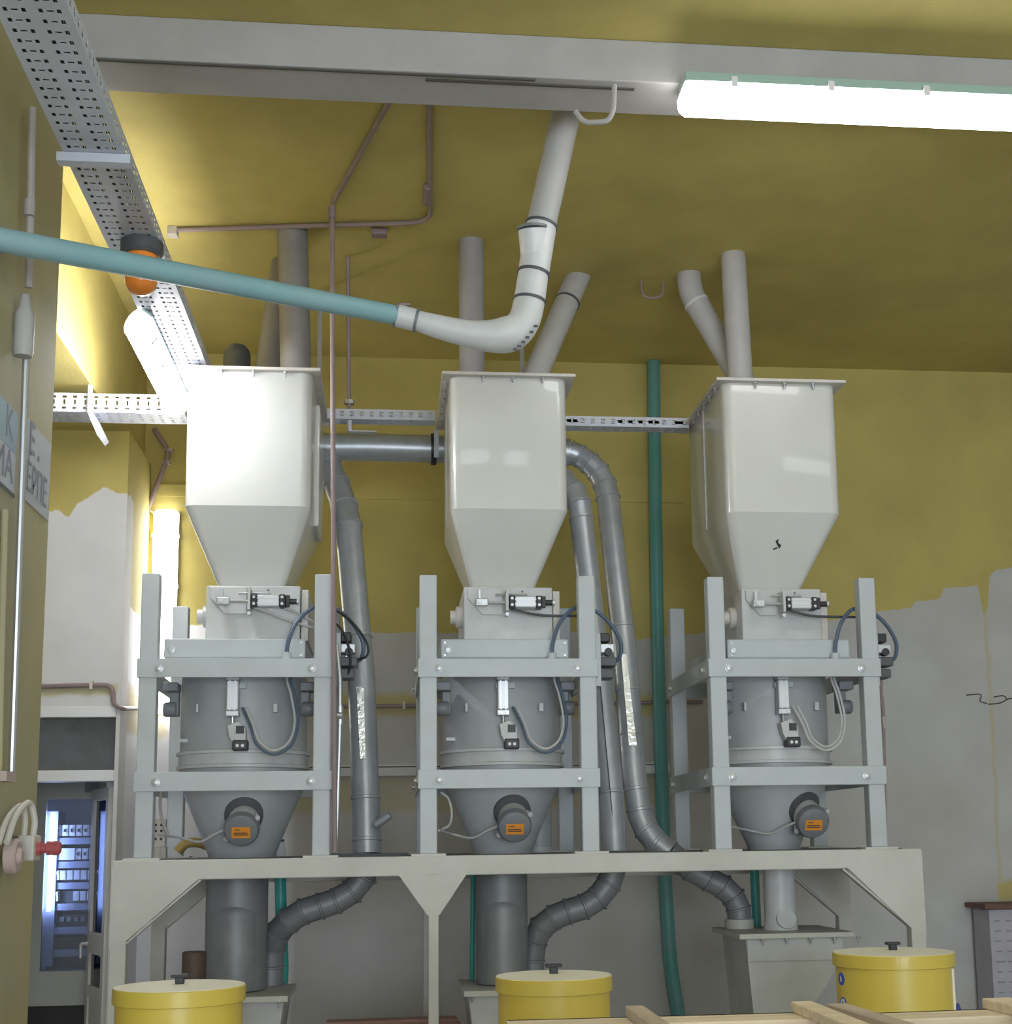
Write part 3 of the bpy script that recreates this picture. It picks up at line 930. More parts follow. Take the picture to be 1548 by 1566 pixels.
    MB().cyl((gx + 0.175, gy0 - 0.062, az), (gx + 0.215, gy0 - 0.062, az), 0.014, seg=12).build('push_fitting', 'black', sg)
    MB().cyl((gx + 0.212, gy0 - 0.062, az), (gx + 0.222, gy0 - 0.062, az), 0.018, seg=12).build('end_ring', 'alu', sg)
    for q in (-0.10, 0.07):
        MB().lathe([(0.005, 0), (0.005, -0.003)], (gx + q, gy0, gz1 - 0.022), (0, 1, 0), 8).build('screw', 'dark_grey', sg)
    MB().cyl((gx - 0.012, gy0 - 0.085, az - 0.06), (gx - 0.012, gy0 - 0.05, az - 0.06), 0.009, seg=10).build('clamp_screw', 'alu', sg)
    # air hoses
    hose('air_hose', 'thin grey air hose from the air cylinder of the %s slide gate' % lab,
         [(gx + 0.01, gy0 - 0.062, az - 0.03), (gx + 0.06, gy0 - 0.07, az - 0.045), (gx + 0.16, gy0 - 0.05, az - 0.085 if i == 0 else az - 0.06), (x1 - 0.06, y0 + 0.145, az - 0.13 if i == 0 else az - 0.055)], 0.0065,
         'hose_grey' if i == 0 else 'dark_grey', group='gate air hoses')
    if i == 0:
        hose('air_hose', 'short second air hose behind the air cylinder of the first slide gate',
             [(gx + 0.15, gy0 - 0.05, az - 0.03), (gx + 0.2, gy0 - 0.045, az - 0.045), (x1 - 0.07, y0 + 0.12, az - 0.11)], 0.006, 'hose_grey', group='gate air hoses')
    hx0 = x1 - 0.22
    hm = hose('air_hose', 'dark curved hose rising from the drum cover %s' % wh,
              [(hx0, y0 + 0.034, 2.535), (hx0 + 0.005, y0 + 0.034, 2.60), (hx0 + 0.035, y0 + 0.05, 2.69), (hx0 + 0.085, y0 + 0.085, 2.755), (x1 - 0.08, y0 + 0.115, 2.79), (x1 + 0.01, y0 + 0.13, 2.775),
               (x1 + 0.085, y0 + 0.13, 2.71), (x1 + 0.135, y0 + 0.14, 2.62), (x1 + 0.132, y0 + 0.155, 2.55), (x1 + 0.105, y0 + 0.17, 2.525)], 0.010, 'hose_blue', group='drum air hoses')
    MB().lathe([(0.022, 0), (0.022, 0.03), (0.012, 0.035)], (hx0, y0 + 0.034, 2.520), (0, 0, 1), 12).build('hose_socket', 'frame_paint', hm)
    # hose loop on the drum
    big = 0.0 if i < 2 else -0.02
    for k, rr_ in enumerate((0.007, 0.006)):
        hose('drum_hose', '%s looped hose hanging in front of the %s weighing drum' % (('dark lower', 'paler upper')[k] if i < 2 else ('lower grey', 'upper grey')[k], lab),
             [(ax + 0.046 + 0.018 * k, yf - 0.055 - 0.016 * k, 2.30), (ax + 0.085 + 0.016 * k, yf - 0.075 - 0.016 * k, 2.215), (ax + 0.122 + 0.010 * k, yf - 0.085, 2.12 + 0.016 * k), (ax + 0.2, yf - 0.085, 2.075 + 0.018 * k),
              (ax + 0.28 - 0.012 * k, yf - 0.07, 2.12 + 0.014 * k), (ax + 0.31 - 0.016 * k, yf - 0.06, 2.23), (ax + 0.29 - 0.016 * k, yf - 0.055, 2.36), (ax + 0.27 - 0.016 * k, yf - 0.05, 2.43), (ax + 0.262 - 0.016 * k, yf - 0.045, 2.532)], rr_,
             ('hose_blue', 'hose_grey')[k] if i < 2 else 'hose_grey', group='hose loops on the %s drum' % lab)
    # -- valve block on the right side of the frame
    vb = thing('valve_block', 'dark pneumatic valve block on the side of the %s frame' % lab, 'valve', (x1, y0 + 0.12, 2.45), 'valve blocks')
    MB().box((x1 - 0.0, y0 + 0.11, 2.40), (x1 + 0.03, y0 + 0.30, 2.66)).build('back_plate', 'frame_paint', vb, smooth=False)
    for k, (zz, dd, mm) in enumerate(((2.62, 0.03, 'black'), (2.565, 0.05, 'alu'), (2.50, 0.06, 'dark_grey'), (2.44, 0.045, 'dark_grey'))):
        MB().box((x1 + 0.03, y0 + 0.12, zz), (x1 + 0.05 + dd, y0 + 0.24, zz + 0.045)).build('valve_body', mm, vb, smooth=False, bevel=0.005)
    MB().cyl((x1 + 0.07, y0 + 0.115, 2.57), (x1 + 0.07, y0 + 0.15, 2.57), 0.02, seg=14).build('coil', 'black', vb)
    # extra hoses of the first unit
    if i == 0:
        for k, pp_ in enumerate(([(500, 928), (525, 940), (548, 962), (563, 988), (560, 1004), (545, 1009)], [(500, 944), (522, 962), (533, 988), (536, 1012), (532, 1034)])):
            hose('valve_hose', '%s black hose looping out of the first valve block' % ('larger', 'smaller')[k], [PY(x, y, 6.805 - 0.006 * k + (0.03 if q_ == len(pp_) - 1 else 0.0)) for q_, (x, y) in enumerate(pp_)], 0.006, 'black', group='hoses of the first valve block')
    # -- hopper
    hp = thing('storage_hopper', 'cream white tapered hopper %s%s' % (wh, '' if i < 2 else ', with a small black scratch'), 'hopper', (hx, 6.76, 2.89), 'cream hoppers')
    yc, hd_ = 7.21, 0.445
    bz, tz = 3.275, 3.948
    bd = MB()
    oc = gx + (-0.02 if i != 2 else -0.03)
    bd.rings([rrect(oc, 7.10, 2.893, 0.155, 0.16, 0.03), rrect(hx, yc, bz, hw, hd_, 0.055), rrect(hx, yc, bz + 0.002, hw, hd_, 0.055), rrect(hx, yc, tz, hw, hd_, 0.055)])
    bd.build('body', 'hopper_cream', hp, angle=24)
    sm = MB().box((hx - hw - 0.006, yc + 0.02, bz + 0.01), (hx - hw + 0.004, yc + 0.045, tz))
    sm.build('side_seam', 'hopper_cream', hp, smooth=False)
    if i == 0:
        MB().box((hx + hw - 0.01, yc - 0.1, bz - 0.02), (hx + hw + 0.022, yc + 0.30, tz - 0.05)).build('side_seam', 'hopper_cream', hp, smooth=False, bevel=0.01)
    fl = MB().box((hx - hw - 0.042, yc - hd_ - 0.04, tz), (hx + hw + 0.042, yc + hd_ + 0.03, tz + 0.016)).build('lid_flange', 'hopper_trim', hp, smooth=False, bevel=0.003)
    for q in (-0.34, 0.0, 0.34, ):
        lbolt.put('flange_bolt', (hx + hw * q * 1.5 + 0.02, yc - hd_ - 0.018, tz), fl)
    for q in (-0.8, -0.5, -0.2, 0.1, 0.4, 0.7):
        lbolt.put('flange_bolt', (hx - hw - 0.022, yc + hd_ * q, tz), fl)
    if i == 2:
        def on(px, py):
            """a point on the sloping front of the hopper under a pixel"""
            n0 = Vector((0, yc - hd_, bz)); n1 = Vector((0, 7.10 - 0.16, 2.893))
            nn = (n1 - n0).cross(Vector((1, 0, 0)))
            d = ROT @ cdir(px, py)
            return EYEP + d * ((n0 - EYEP).dot(nn) / d.dot(nn)) + Vector((0, -0.001, 0))
        MB().prism([on(*p) for p in ((1186, 828), (1191, 824), (1190, 830), (1195, 834), (1192, 839), (1190, 836))], (0, -0.002, 0)).build('scratch', 'black', hp, smooth=False)
        MB().prism([on(*p) for p in ((1181, 840), (1187, 837), (1190, 838), (1184, 841))], (0, -0.002, 0)).build('scratch', 'black', hp, smooth=False)
    return dict(fr=fr, cx=cx)


#      frame x0, x1     hopper cx, hw   gate cx, hw     drum cx, r   outlet r
unit(0, -1.187, -0.281, -0.702, 0.302, -0.672, 0.224, -0.738, 0.31, 0.150)
unit(1, 0.120, 0.988, 0.572, 0.292, 0.566, 0.220, 0.555, 0.30, 0.132)
unit(2, 1.533, 2.403, 1.966, 0.296, 1.950, 0.205, 1.955, 0.30, 0.120)

# ------------------------------------------------------------------ ducts
ringcache = {}


def duct(name, label, pts, r, m, cat='duct', group=None, seams=(), seg=24, ring_m=None, bead=1.11, segments=None):
    """round duct through pts; `segments` = index ranges built one by one with raised seams (lobster-back bends)"""
    P = [Vector(p) for p in pts]
    th = thing(name, label, cat, tuple(P[-1]), group)
    fr = frames(P)
    seg_from, seg_to = segments or (0, 0)
    i = 0
    while i < len(P) - 1:
        j = i + 1
        if not (seg_from <= i < seg_to):
            while j < len(P) - 1 and not (seg_from <= j < seg_to):
                j += 1
        R = [ring(p, u, w, r, seg) for p, t, u, w in fr[i:j + 1]]
        MB().rings(R).build('segment' if seg_from <= i < seg_to else 'pipe', m, th)
        i = j
    for k in range(seg_from, seg_to + 1) if segments else ():
        p, t, u, w = fr[k]
        MB().rings([ring(p - t * 0.007, u, w, r * 1.0, seg), ring(p - t * 0.004, u, w, r * bead, seg), ring(p + t * 0.004, u, w, r * bead, seg), ring(p + t * 0.007, u, w, r, seg)]).build(
            'seam_ring', ring_m or m, th)
    for q in seams:
        L = [0.0]
        for a, b in zip(P, P[1:]):
            L.append(L[-1] + (b - a).length)
        d = q * L[-1]
        for k in range(len(P) - 1):
            if L[k] <= d <= L[k + 1]:
                t = (P[k + 1] - P[k]).normalized()
                p = P[k].lerp(P[k + 1], (d - L[k]) / max(1e-6, L[k + 1] - L[k]))
                u = fr[k][2]; u = (u - t * u.dot(t)).normalized(); w = t.cross(u)
                MB().rings([ring(p - t * 0.009, u, w, r * 1.0, seg), ring(p - t * 0.006, u, w, r * 1.07, seg), ring(p + t * 0.006, u, w, r * 1.07, seg), ring(p + t * 0.009, u, w, r, seg)]).build(
                    'seam_ring', ring_m or m, th)
                break
    return th


# spout of the first unit: bend at the top, leaning pipe, jointed bend below the platform
YS1 = 7.45
top = [PY(488, 690, YS1 + 0.33), PY(502, 712, YS1 + 0.30), PY(515, 741, YS1 + 0.24), PY(527, 775, YS1 + 0.15), PY(533, 805, YS1 + 0.07)]
down = [PY(553, 1040, YS1 - 0.1), PY(560, 1240, YS1 - 0.17), PY(561, 1306, YS1 - 0.2)]
low = [S1, PY(556, 1342, YS1 - 0.2), PY(538, 1364, YS1 - 0.2), PY(514, 1378, YS1 - 0.2), PY(490, 1386, YS1 - 0.2), PY(464, 1394, YS1 - 0.2), PY(442, 1408, YS1 - 0.18), PY(424, 1426, YS1 - 0.13), PY(416, 1450, YS1 - 0.095), PY(414, 1478, YS1 - 0.085)]
low.append(Vector((low[-1].x, low[-1].y, 0.952)))
d = duct('spout_pipe', 'galvanized spout leaning down beside the first hopper to the platform', top + down, 0.071, 'galvanized', group='leaning spouts', segments=(0, 4), seams=(0.52, 0.88, 0.97))
MB().cyl(PY(574, 1262, YS1 - 0.25), PY(597, 1246, YS1 - 0.27), 0.022, seg=12).build('sample_spigot', 'galvanized', d)
MB().prism([PY(545, 1050, YS1 - 0.18), PY(556, 1050, YS1 - 0.18), PY(559, 1160, YS1 - 0.23), PY(551, 1160, YS1 - 0.23)], (0, -0.002, 0)).build('tape', 'foil_tape', d, smooth=False)
duct('jointed_bend', 'dusty grey jointed bend under the platform to the first receiving pipe', low, 0.064, 'dusty_duct', group='jointed bends', segments=(0, 10))
pl = tag(holed_plate(PY(500, 1306, YS1 - 0.2).x, PY(625, 1306, YS1 - 0.2).x, YS1 - 0.36, YS1 - 0.06, ZP + 0.002, ZP + 0.012, S1.x, S1.y, 0.0725).build('spout_plate', 'dark_grey', smooth=False),
         'dark floor plate around the foot of the first spout', 'plate')
# long horizontal duct behind the hoppers, then down past the middle unit
YH = 7.78
h0 = [PY(484, 684, YH), PY(560, 684, YH), PY(664, 687, YH), PY(872, 692, YH)]
el = [PY(872, 692, YH), PY(887, 698, YH), PY(902, 708, YH - 0.02), PY(915, 722, YH - 0.03), PY(925, 740, YH - 0.05), PY(930, 762, YH - 0.07)]
dn = [PY(945, 900, YH - 0.2), PY(957, 1010, YH - 0.28), PY(966, 1140, YH - 0.35)]
lw = [PY(970, 1188, YH - 0.38), PY(979, 1246, YH - 0.4), PY(988, 1268, YH - 0.42), PY(1003, 1288, YH - 0.44), PY(1024, 1304, YH - 0.46)]
d = duct('spout_pipe', 'galvanized spout curving from behind the middle hopper down to the platform', el + dn + lw, 0.066, 'galvanized', group='leaning spouts', segments=(0, 5), seams=(0.475, 0.62, 0.72, 0.84, 0.885, 0.93, 0.965))
MB().prism([PY(950, 1000, YH - 0.355), PY(958, 1000, YH - 0.355), PY(974, 1140, YH - 0.425), PY(962, 1140, YH - 0.425)], (0, -0.002, 0)).build('tape', 'foil_tape', d, smooth=False)
d = duct('header_duct', 'thick grey duct running behind the hoppers', h0, 0.078, 'galvanized')
for xx in (PY(487, 684, YH).x, PY(800, 684, YH).x):
    MB().box((xx - 0.012, YH - 0.004, h0[0].z), (xx + 0.012, YH + 0.004, ZC)).build('hanger_strap', 'galvanized', d, smooth=False)
MB().cyl(PY(659, 687, YH), PY(667, 687, YH), 0.090, seg=24).build('band', 'black', d)
MB().box(PY(664, 655, YH - 0.09), PY(671, 700, YH - 0.07)).build('bracket', 'tray_metal', d, smooth=False)
lw2 = [S2, PY(1056, 1329, YH - 0.46), PY(1084, 1345, YH - 0.46), PY(1106, 1356, YH - 0.46), PY(1122, 1372, YH - 0.46), PY(1130, 1390, YH - 0.46), PY(1132, 1412, YH - 0.46)]
duct('jointed_bend', 'dusty grey jointed bend under the platform to the grey trough', lw2, 0.063, 'dusty_duct', group='jointed bends', segments=(0, 6))
# second spout beside the middle unit
YS2 = 7.50
t2 = [PY(843, 720, YS2 + 0.14), PY(862, 735, YS2 + 0.10), PY(878, 752, YS2 + 0.03), PY(886, 770, YS2), PY(889, 792, YS2)]
d2 = [PY(906, 940, YS2 - 0.06), PY(934, 1200, YS2 - 0.2), PY(940, 1304, YS2 - 0.26)]
d = duct('spout_pipe', 'galvanized spout close behind the right post of the middle frame', t2 + d2, 0.064, 'galvanized', group='leaning spouts', segments=(0, 4), seams=(0.86,))
MB().cyl(PY(918, 1045, YS2 - 0.2), PY(937, 1250, YS2 - 0.29), 0.003, seg=6).build('lock_seam', 'dark_grey', d)
l2 = [S3, PY(940, 1326, YS2 - 0.26), PY(931, 1352, YS2 - 0.26), PY(914, 1374, YS2 - 0.26), PY(893, 1387, YS2 - 0.26), PY(869, 1394, YS2 - 0.26), PY(847, 1403, YS2 - 0.245), PY(828, 1418, YS2 - 0.22), PY(817, 1440, YS2 - 0.20), PY(813, 1468, YS2 - 0.19)]
l2.append(Vector((l2[-1].x, l2[-1].y, 0.952)))
duct('jointed_bend', 'grey jointed bend under the platform to the middle receiving pipe', l2, 0.064, 'dusty_duct', group='jointed bends', segments=(0, 10))

# receiving pipes and boxes below the platform
for k, (x, r, z0, lab) in enumerate(((-0.757, 0.150, 0.96, 'first'), (0.545, 0.130, 0.96, 'middle'))):
    rp = thing('receiving_pipe', 'wide dusty grey pipe hanging under the platform below the %s funnel' % lab, 'pipe', (x, 7.18, z0), 'receiving pipes')
    MB().lathe([(r, z0), (r, ZP - 0.012)], (x, 7.18, 0), seg=36).build('pipe', 'dusty_duct', rp)
    MB().lathe([(r * 0.86, 0.0), (r * 0.86, 0.36), (r * 0.76, 0.41), (r * 0.5, 0.445), (r * 0.2, 0.455)], (x + 0.0, 7.18 - r * 0.22, z0), (0, -0.0, 1), 28).build('side_branch', 'dusty_duct', rp)
    bx0, bx1 = (x - 0.30, x + 0.275) if k == 0 else (0.34, 0.95)
    bxx = thing('receiving_box', 'grey flanged steel box under the %s receiving pipe' % lab, 'box', ((bx0 + bx1) / 2, 7.15, 0), 'receiving boxes')
    MB().rings([rrect((bx0 + bx1) / 2, 7.15, 0.0, (bx1 - bx0) / 2 - 0.14, 0.2, 0.01, 2), rrect((bx0 + bx1) / 2, 7.15, 0.93, (bx1 - bx0) / 2 - 0.02, 0.26, 0.01, 2)]).build('body', 'gate_paint', bxx)
    fl = MB().box((bx0, 6.85, 0.93), (bx1, 7.45, 0.955)).build('flange', 'platform_paint', bxx, smooth=False)
    for q in range(4):
        lbolt.put('flange_bolt', (bx0 + 0.04 + q * (bx1 - bx0 - 0.08) / 3, 6.87, 0.93), fl)
# trough of the last unit
tx0, tx1 = 1.70, 2.235
t = thing('receiving_trough', 'grey tapered trough with flanged lid under the platform', 'trough', ((tx0 + tx1) / 2, 7.15, 0))
MB().prism([(tx0 + 0.02, 6.9, 1.165), (tx1 - 0.02, 6.9, 1.165), (tx1 - 0.035, 6.9, 1.05), (2.0, 6.9, 0.78), (1.92, 6.9, 0.55), (1.90, 6.9, 0.0), (tx0 + 0.09, 6.9, 0.0), (tx0 + 0.055, 6.9, 0.7)], (0, 0.5, 0)).build('body', 'gate_paint', t, smooth=False)
MB().box((tx0 + 0.025, 6.892, 1.055), (tx1 - 0.03, 6.902, 1.165)).build('front_band', 'gate_paint', t, smooth=False, bevel=0.003)
fl = MB().box((tx0 - 0.02, 6.86, 1.165), (tx1 + 0.02, 7.46, 1.19)).build('flange', 'platform_paint', t, smooth=False, bevel=0.003)
for q in range(5):
    lbolt.put('flange_bolt', (tx0 + 0.10 + q * 0.12, 6.875, 1.165), fl)
MB().lathe([(0.075, 1.19), (0.075, 1.235), (0.066, 1.24)], (PY(1131, 1412, YH - 0.46).x, YH - 0.46, 0), seg=24).build('spout_collar', 'platform_paint', t)
sp = thing('outlet_pipe', 'dusty white outlet pipe from the last funnel into the grey trough', 'pipe', (1.966, 7.15, 1.19))
MB().lathe([(0.088, 1.19), (0.080, 1.24), (0.078, ZP - 0.012)], (1.966, 7.15, 0), seg=28).build('pipe', 'pipe_white', sp)
MB().lathe([(0.05, 0), (0.05, 0.03)], (1.975, 7.09, 1.24), (0, -1, 0.3), 20).build('side_cap', 'pipe_white', sp)
MB().lathe([(0.082, ZP - 0.09), (0.086, ZP - 0.085), (0.086, ZP - 0.02)], (1.966, 7.15, 0), seg=28).build('rust_collar', 'hopper_trim', sp)

# ------------------------------------------------------------------ vent pipes over the hoppers
def pipe(name, label, pts, r, m, group=None, rings_at=(), rm='dark_grey', seg=24, cat='pipe'):
    P = [Vector(p) for p in pts]
    th = thing(name, label, cat, tuple(P[0]), group)
    MB().tube(P, r, seg).build('tube', m, th)
    for a, b in rings_at:
        a, b = Vector(a), Vector(b)
        MB().tube([a, b], r * 1.06, seg).build('joint_ring', rm, th)
    return th


def seg_at(a, b, t, L=0.008):
    a, b = Vector(a), Vector(b)
    dd = (b - a).normalized()
    p = a.lerp(b, t)
    return (p - dd * L, p + dd * L)


ZT = 3.962
a, b = Vector((0.405, 7.05, ZT)), Vector((0.405, 7.05, ZC))
pipe('vent_pipe', 'grey upright vent pipe from the middle hopper to the ceiling', [a, b], 0.066, 'pipe_dim', 'vent pipes', [seg_at(a, b, 0.03, 0.02)], 'pipe_white')
a, b = Vector((0.70, 7.15, ZT)), PZ(884, 424, ZC) 
pipe('vent_pipe', 'pale slanted vent pipe from the middle hopper up to the ceiling', [a, a + Vector((0.015, 0.01, 0.06)), b, b + (b - a) * 0.1], 0.068, 'pipe_mid', 'vent pipes', [seg_at(a, b, 0.12), seg_at(a, b, 0.78)], 'dark_grey')
a, b = Vector((1.85, 7.10, ZT)), Vector((1.835, 7.11, ZC))
pipe('vent_pipe', 'grey upright vent pipe from the last hopper to the ceiling', [a, b], 0.067, 'pipe_mid', 'vent pipes', [seg_at(a, b, 0.03, 0.025)], 'pipe_white')
a = Vector((2.01, 7.30, ZT)); c = PZ(1054, 420, ZC); b = Vector((c.x, c.y, ZC - 0.10))
pipe('vent_pipe', 'pale slanted vent pipe behind the upright pipe of the last hopper', fillet([a, b, Vector((c.x, c.y, ZC + 0.06))], 0.08), 0.068, 'pipe_mid', 'vent pipes', [seg_at(a, b, 0.9)], 'pipe_white')
pipe('vent_stub', 'short pale pipe end on the ceiling behind the last upright pipe', [PY(1060, 424, 7.70), PY(1108, 414, 7.7)], 0.03, 'pipe_dim')
a, b = Vector((-0.495, 7.02, ZT)), PZ(447, 352, ZC)
pipe('vent_pipe', 'dim grey upright vent pipe from the first hopper to the ceiling', [a, b], 0.078, 'pipe_dark', 'vent pipes', [seg_at(a, b, 0.03, 0.02)], 'pipe_dim')
a, b = Vector((-0.68, 7.25, ZT)), PZ(436, 400, ZC)
pipe('vent_pipe', 'dim slanted vent pipe behind the upright pipe of the first hopper', [a, b], 0.07, 'pipe_dark', 'vent pipes')
o = MB().lathe([(0.072, 0), (0.072, 0.27), (0.066, 0.30), (0.045, 0.325), (0.012, 0.335)], Vector((-0.832, 7.35, 3.963)), (0, 0, 1), 24).build('vent_cap', 'dark_grey', bpy.data.objects['storage_hopper'])

# ------------------------------------------------------------------ big white bend and teal pipe
YW = 5.62
wp = thing('conveying_pipe', 'white conveying pipe with a bend coming down from the ceiling', 'pipe', tuple(PY(740, 515, YW)))
c1 = [PY(637, 490, YW), PY(665, 498, YW), PY(700, 507, YW), PY(735, 513, YW), PY(768, 513, YW), PY(790, 505, YW), PY(803, 487, YW), PY(810, 460, YW)]
sp_ = smooth_path(c1, 4)
rs = []
for k in range(len(sp_)):
    tt = k / (len(sp_) - 1)
    rs.append(0.042 + 0.024 * min(1, tt * 1.7) + 0.010 * math.exp(-((tt - 0.62) / 0.16) ** 2))
MB().tube(sp_, rs, 24).build('elbow', 'pipe_white', wp)
m1, m2, m3, m4 = PY(810, 460, YW), PY(816, 418, YW), PY(828, 345, YW), PZ(868, 165, ZC)
MB().tube([m1, m2], [0.066, 0.064], 24).build('sleeve', 'pipe_white', wp)
MB().tube([m2, m3], [0.066, 0.066], 24).build('junction', 'pipe_white', wp)
MB().tube([m3, m4], [0.063, 0.063], 24).build('riser', 'pipe_mid', wp)
for p, q in ((m1, m2), (m2, m3), (m3, m4)):
    s_ = seg_at(p, q, 0.0, 0.006)
    MB().tube(s_, 0.070, 24).build('joint_ring', 'dark_grey', wp)
s0 = PY(812, 395, YW); s1 = PY(812, 350, YW - 0.04)
MB().tube([PY(818, 400, YW), PY(815, 352, YW - 0.03)], [0.058, 0.062], 24).build('side_stub', 'pipe_white', wp)
MB().tube([PY(815, 352, YW - 0.03), PY(814.8, 348, YW - 0.031)], [0.066, 0.066], 24).build('stub_rim', 'motor_grey', wp)
for k in range(6):
    q = PY(788 + k * 6.3, 534 - k * 4.6 - (k * k) * 0.5, YW - 0.055)
    MB().box(q - Vector((0.008, 0.004, 0.004)), q + Vector((0.008, 0.004, 0.004))).build('stitch', 'dark_grey', wp, smooth=False)
tp = thing('teal_pipe', 'long dusty teal pipe crossing from the pilaster to the white bend', 'pipe', tuple(PY(600, 480, YW)))
e0, e1 = PY(606, 482, YW), PY(637, 490, YW)
lft = PX(-14, 364, -1.29)
MB().tube([lft, PY(606, 482, YW)], 0.0405, 24).build('tube', 'teal_dusty', tp)
MB().tube([e0, e1], 0.047, 24).build('coupling', 'pipe_white', wp)
for t_ in (0.0, 1.0):
    MB().tube(seg_at(e0, e1, t_, 0.006), 0.051, 24).build('hose_clamp', 'motor_grey', wp)
q = PY(620, 466, YW)
MB().box(q - Vector((0.02, 0.01, 0.006)), q + Vector((0.02, 0.01, 0.004))).build('clamp_screw', 'conduit_mauve', wp, smooth=False)

# ------------------------------------------------------------------ teal pipes on the back wall and under the platform
pipe('teal_downpipe', 'dark teal downpipe running the height of the back wall', smooth_path([PY(1000, 553, YB - 0.06), PY(1003, 800, YB - 0.06), PY(1008, 1050, YB - 0.06), PY(1016, 1300, YB - 0.06), PY(1022, 1420, YB - 0.06), PY(1028, 1490, YB - 0.06), PY(1042, 1575, YB - 0.06), Vector((PY(1042, 1575, YB - 0.06).x + .05, YB - 0.06, 0.0))], 5), 0.042, 'teal_old', 'teal pipes by the wall')
pipe('teal_downpipe', 'bright teal pipe seen under the platform beside the first receiving pipe', smooth_path([PY(428, 1318, 7.62), PY(430, 1400, 7.62), PY(432, 1500, 7.62), PY(418, 1566, 7.62), Vector((PY(410, 1600, 7.62).x, 7.62, 0))], 5), 0.030, 'teal_plastic', 'teal pipes by the wall')
pipe('teal_downpipe', 'thin teal pipe under the platform beside the middle receiving pipe', [PY(724, 1318, 7.40), Vector((PY(722, 1495, 7.40).x, 7.40, 0.953))], 0.0135, 'teal_plastic', 'teal pipes by the wall')
pipe('teal_downpipe', 'teal pipe beside the dusty white outlet pipe', [PY(1153, 1312, 7.41), Vector((PY(1158, 1418, 7.41).x, 7.41, 1.188))], 0.024, 'teal_plastic', 'teal pipes by the wall')

# ------------------------------------------------------------------ cable trays
def perforated(mb, o, u, v, n_len, pitch, groups, width):
    """sheet from o along u (n_len*pitch long) and v (width) with dot-dash-dot slots in rows"""
    u, v = Vector(u), Vector(v)
    vs_cuts = [0.0]
    kinds = []
    for g0, g1 in groups:
        dw = 0.012
        gap = 0.010
        vs_cuts += [g0, g0 + dw, g0 + dw + gap, g1 - dw - gap, g1 - dw, g1]
        kinds += [None, 'dot', None, 'dash', None, 'dot']
    kinds.append(None)
    vs_cuts.append(width)
    us = [0.0, 0.30, 0.41, 0.59, 0.70]
    ucuts, ukind = [], []
    for k in range(n_len):
        for q, kk in zip(us, ('solid', 'd', 'm', 'd', 'solid')):
            ucuts.append((k + q) * pitch)
            ukind.append(kk)
    ucuts.append(n_len * pitch)
    nv = len(vs_cuts)
    verts = [Vector(o) + u * a + v * b for a in ucuts for b in vs_cuts]
    faces = []
    for i in range(len(ucuts) - 1):
        for j in range(nv - 1):
            hole = (kinds[j] == 'dot' and ukind[i] in 'dm') or (kinds[j] == 'dash' and ukind[i] == 'm')
            if not hole:
                faces.append((i * nv + j, (i + 1) * nv + j, (i + 1) * nv + j + 1, i * nv + j + 1))
    mb.add(verts, faces)


def tray(name, label, o, u, v, n, pitch, width, lip, groups, group=None):
    th = thing(name, label, 'cable tray', tuple(o), group)
    o, u, v = Vector(o), Vector(u), Vector(v)
    L = n * pitch
    mb = MB()
    perforated(mb, o, u, v, n, pitch, groups, width)
    b = mb.build('tray_floor', 'tray_metal', th, smooth=False)
    b.modifiers.new('thick', 'SOLIDIFY').thickness = 0.0015
    for side in (0, 1):
        mb = MB()
        perforated(mb, o + v * (width * side), u, Vector((0, 0, 1)), n, pitch, [(0.014, lip - 0.014)], lip)
        b = mb.build('tray_side', 'tray_metal', th, smooth=False)
        b.modifiers.new('thick', 'SOLIDIFY').thickness = 0.0015
    return th


# run along the left side: three lengths butted together
TZ, TX0, TW = 4.0, -1.125, 0.205
tg = [(0.022, 0.085), (0.120, 0.183)]
y = 3.2
ty = tray('cable_tray', 'perforated grey cable tray running under the ceiling towards the first hopper', (TX0, 3.2, TZ), (0, 1, 0), (1, 0, 0), 78, 0.0535, TW, 0.06, tg)
q = PZ(145, 237, TZ)
MB().box((TX0 - 0.02, q.y - 0.022, TZ - 0.035), (TX0 + TW + 0.02, q.y + 0.022, TZ - 0.003)).build('cross_bracket', 'tray_metal', ty, smooth=False)
for k in range(6):  # unseen cables added to make the tray slots look dark
    o = MB().tube(smooth_path([(TX0 + 0.022 + 0.0325 * k, 3.2 + q_ * 0.6, TZ + 0.02 + 0.001 * ((q_ + k) % 3)) for q_ in range(8)], 3), 0.0155, 8).build('cable', 'dark_grey')
    tag(o, 'added unseen dark cable filling the slots of the long cable tray', 'cable', 'added cables darkening the tray slots')
# cross run behind / between the hoppers
YT = 7.50
hl, hr = -1.10, None
tray('cable_tray', 'perforated white cable tray between the white column and the first hopper', (-2.0, YT - 0.19, 3.897), (1, 0, 0), (0, 1, 0), 17, 0.0535, 0.19, 0.10, [(0.03, 0.085), (0.11, 0.165)], 'cross trays')
tray('cable_tray', 'narrow dusty cable tray between the first and the middle hopper', (-0.36, YT, 3.945), (1, 0, 0), (0, 1, 0), 11, 0.0535, 0.10, 0.055, [(0.022, 0.078)], 'cross trays')
tray('cable_tray', 'narrow pale cable tray between the middle and the last hopper', (0.90, YT, 3.93), (1, 0, 0), (0, 1, 0), 13, 0.0575, 0.10, 0.055, [(0.022, 0.078)], 'cross trays')
